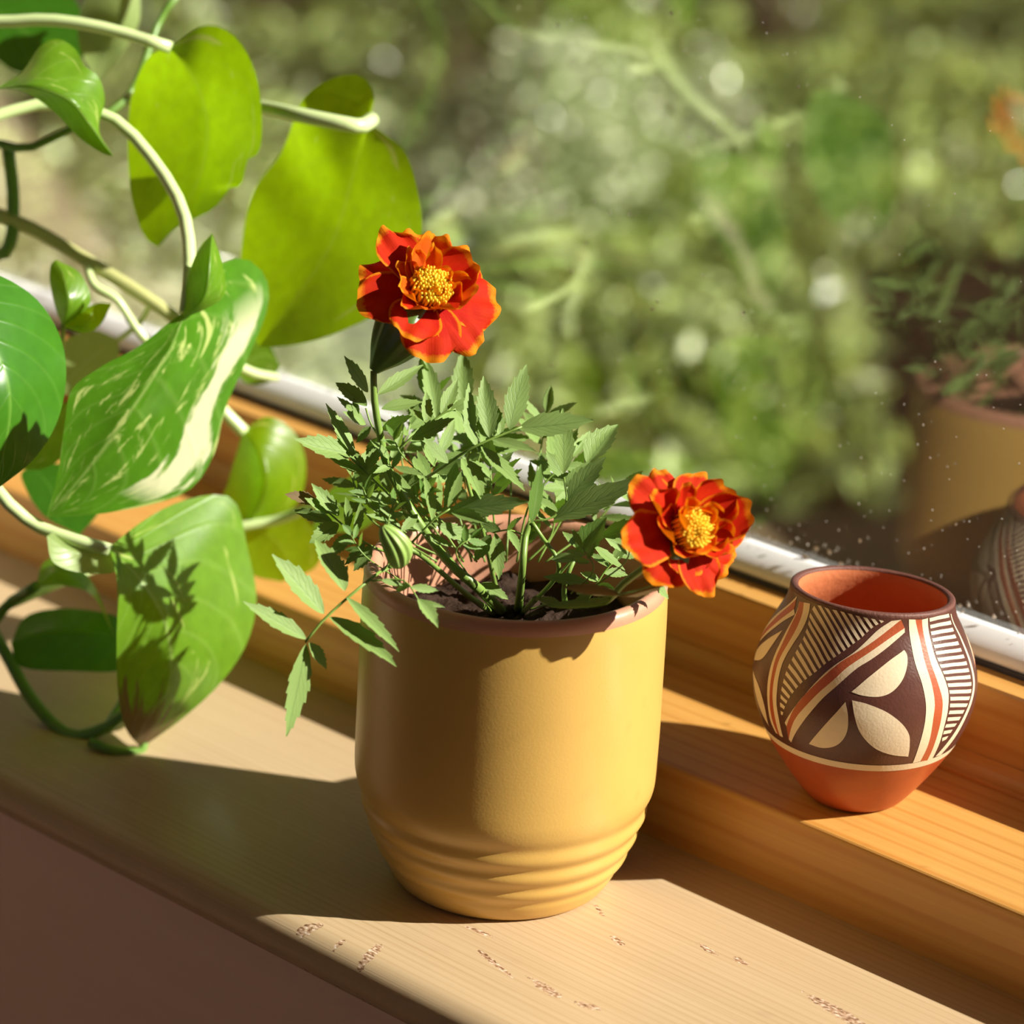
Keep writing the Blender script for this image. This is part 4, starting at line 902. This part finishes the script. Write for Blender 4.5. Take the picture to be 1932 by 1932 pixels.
pothos_leaf([(68, 1108, d), (110, 1080, d), (170, 1115, d), (216, 1200, d)], [(68, 1108, d), (82, 1062, d + .01), (120, 1052, d + .01), (175, 1100, d + .01), (216, 1200, d)], [(68, 1108, d), (120, 1105, d - .005), (175, 1125, d - .005), (216, 1200, d)], M['p_mid'], 'narrow folded pothos leaf', cup=.1)
# stems and petioles
root = lambda dx, dy: (PP.x + dx, PP.y + dy, 0.088)
def route(first, *pts): return [Vector(first)] + [P(*q) for q in pts]
def vine(first, pts, w, mat, name='vine'): return tube(name, route(root(*first), *pts), [x / FPX * (Z0 + .12) / 2 for x in w], M[mat], pothos, 40, 10)
vine((.01, .02), [(-420, 480, .12), (-200, 60, .13), (0, 42, .125), (100, 38, .122), (205, 55, .12), (322, 90, .118)], (22, 24), 'p_stem', 'petiole')
vine((.02, .01), [(-380, 560, .17), (-120, 400, .17), (20, 415, .165), (160, 490, .16), (330, 600, .155), (430, 700, .17)], (34, 26), 'p_vine')
vine((.0, .03), [(-420, 520, .17), (-150, 300, .16), (0, 270, .155), (45, 282, .15), (130, 245, .15), (240, 185, .16), (300, 40, .18), (335, -10, .18)], (26, 14), 'p_stem2')
vine((.02, -.01), [(-380, 600, .09), (-150, 300, .09), (60, 200, .10), (200, 218, .10), (280, 290, .095), (342, 390, .085), (358, 490, .07), (350, 590, .062)], (22, 24), 'p_stem', 'petiole')
vine((.0, -.02), [(-300, 820, .09), (-60, 870, .075), (10, 945, .068), (70, 992, .072), (130, 1015, .068), (208, 1038, .066)], (26, 24), 'p_stem', 'petiole')
vine((.03, .01), [(-300, 900, .14), (-60, 1170, .14), (20, 1135, .135), (68, 1106, .12)], (22, 20), 'p_stem2', 'petiole')
vine((.03, -.02), [(-300, 1000, .16), (-70, 1120, .155), (0, 1215, .15), (60, 1320, .14), (130, 1386, .13), (200, 1372, .125), (250, 1335, .12)], (26, 24), 'p_stem2')
vine((.01, -.01), [(-300, 700, .17), (-40, 500, .17), (15, 470, .165), (25, 380, .165), (15, 280, .16)], (28, 26), 'p_stem2')
petiole([(240, 187, .16), (340, 182, .155), (430, 196, .14), (492, 202, .128), (560, 216, .112), (640, 232, .106), (680, 238, .108), (702, 226, .118)], (26, 30))
petiole([(300, 650, .165), (380, 720, .17), (415, 768, .18), (460, 815, .185)], (22, 26))
petiole([(330, 600, .155), (400, 660, .16), (470, 700, .175), (520, 712, .2)], (20, 18))
petiole([(162, 494, .16), (178, 538, .15), (220, 565, .15), (265, 630, .155), (320, 680, .16)], (16, 18))
petiole([(20, 1137, .137), (180, 1070, .165), (330, 1022, .185), (455, 993, .185), (520, 982, .185), (575, 962, .18), (600, 950, .17)], (24, 20))
petiole([(170, 1400, .115), (210, 1415, .112), (262, 1418, .116), (275, 1395, .118)], (20, 16), 'p_stem2', 'vine')
vine((.01, .0), [(-260, 800, .12), (20, 735, .11), (105, 680, .097), (117, 640, .09), (119, 612, .085)], (10, 10), 'p_vine', 'petiole')
petiole([(285, 572, .158), (262, 610, .165), (225, 640, .17)], (12, 12))
petiole([(322, -6, .18), (295, -40, .19), (262, -40, .20)], (14, 12))
petiole([(200, 1372, .126), (238, 1300, .14), (235, 1205, .145)], (16, 12), 'p_stem2')
petiole([(330, 1022, .185), (310, 1070, .195), (300, 1120, .2)], (14, 12))  # stalk of the added leaf that shades the sill
vine((-.01, .02), [(-300, 300, .2), (-150, 0, .22), (-60, -30, .22)], (20, 16), 'p_stem2', 'petiole')
vine((-.01, -.02), [(-380, 650, .03), (-210, 530, .0), (-120, 545, .0)], (22, 20), 'p_stem', 'petiole')
vine((.0, -.01), [(-330, 420, .09), (-120, 190, .075), (-10, 168, .07)], (22, 18), 'p_stem', 'petiole')
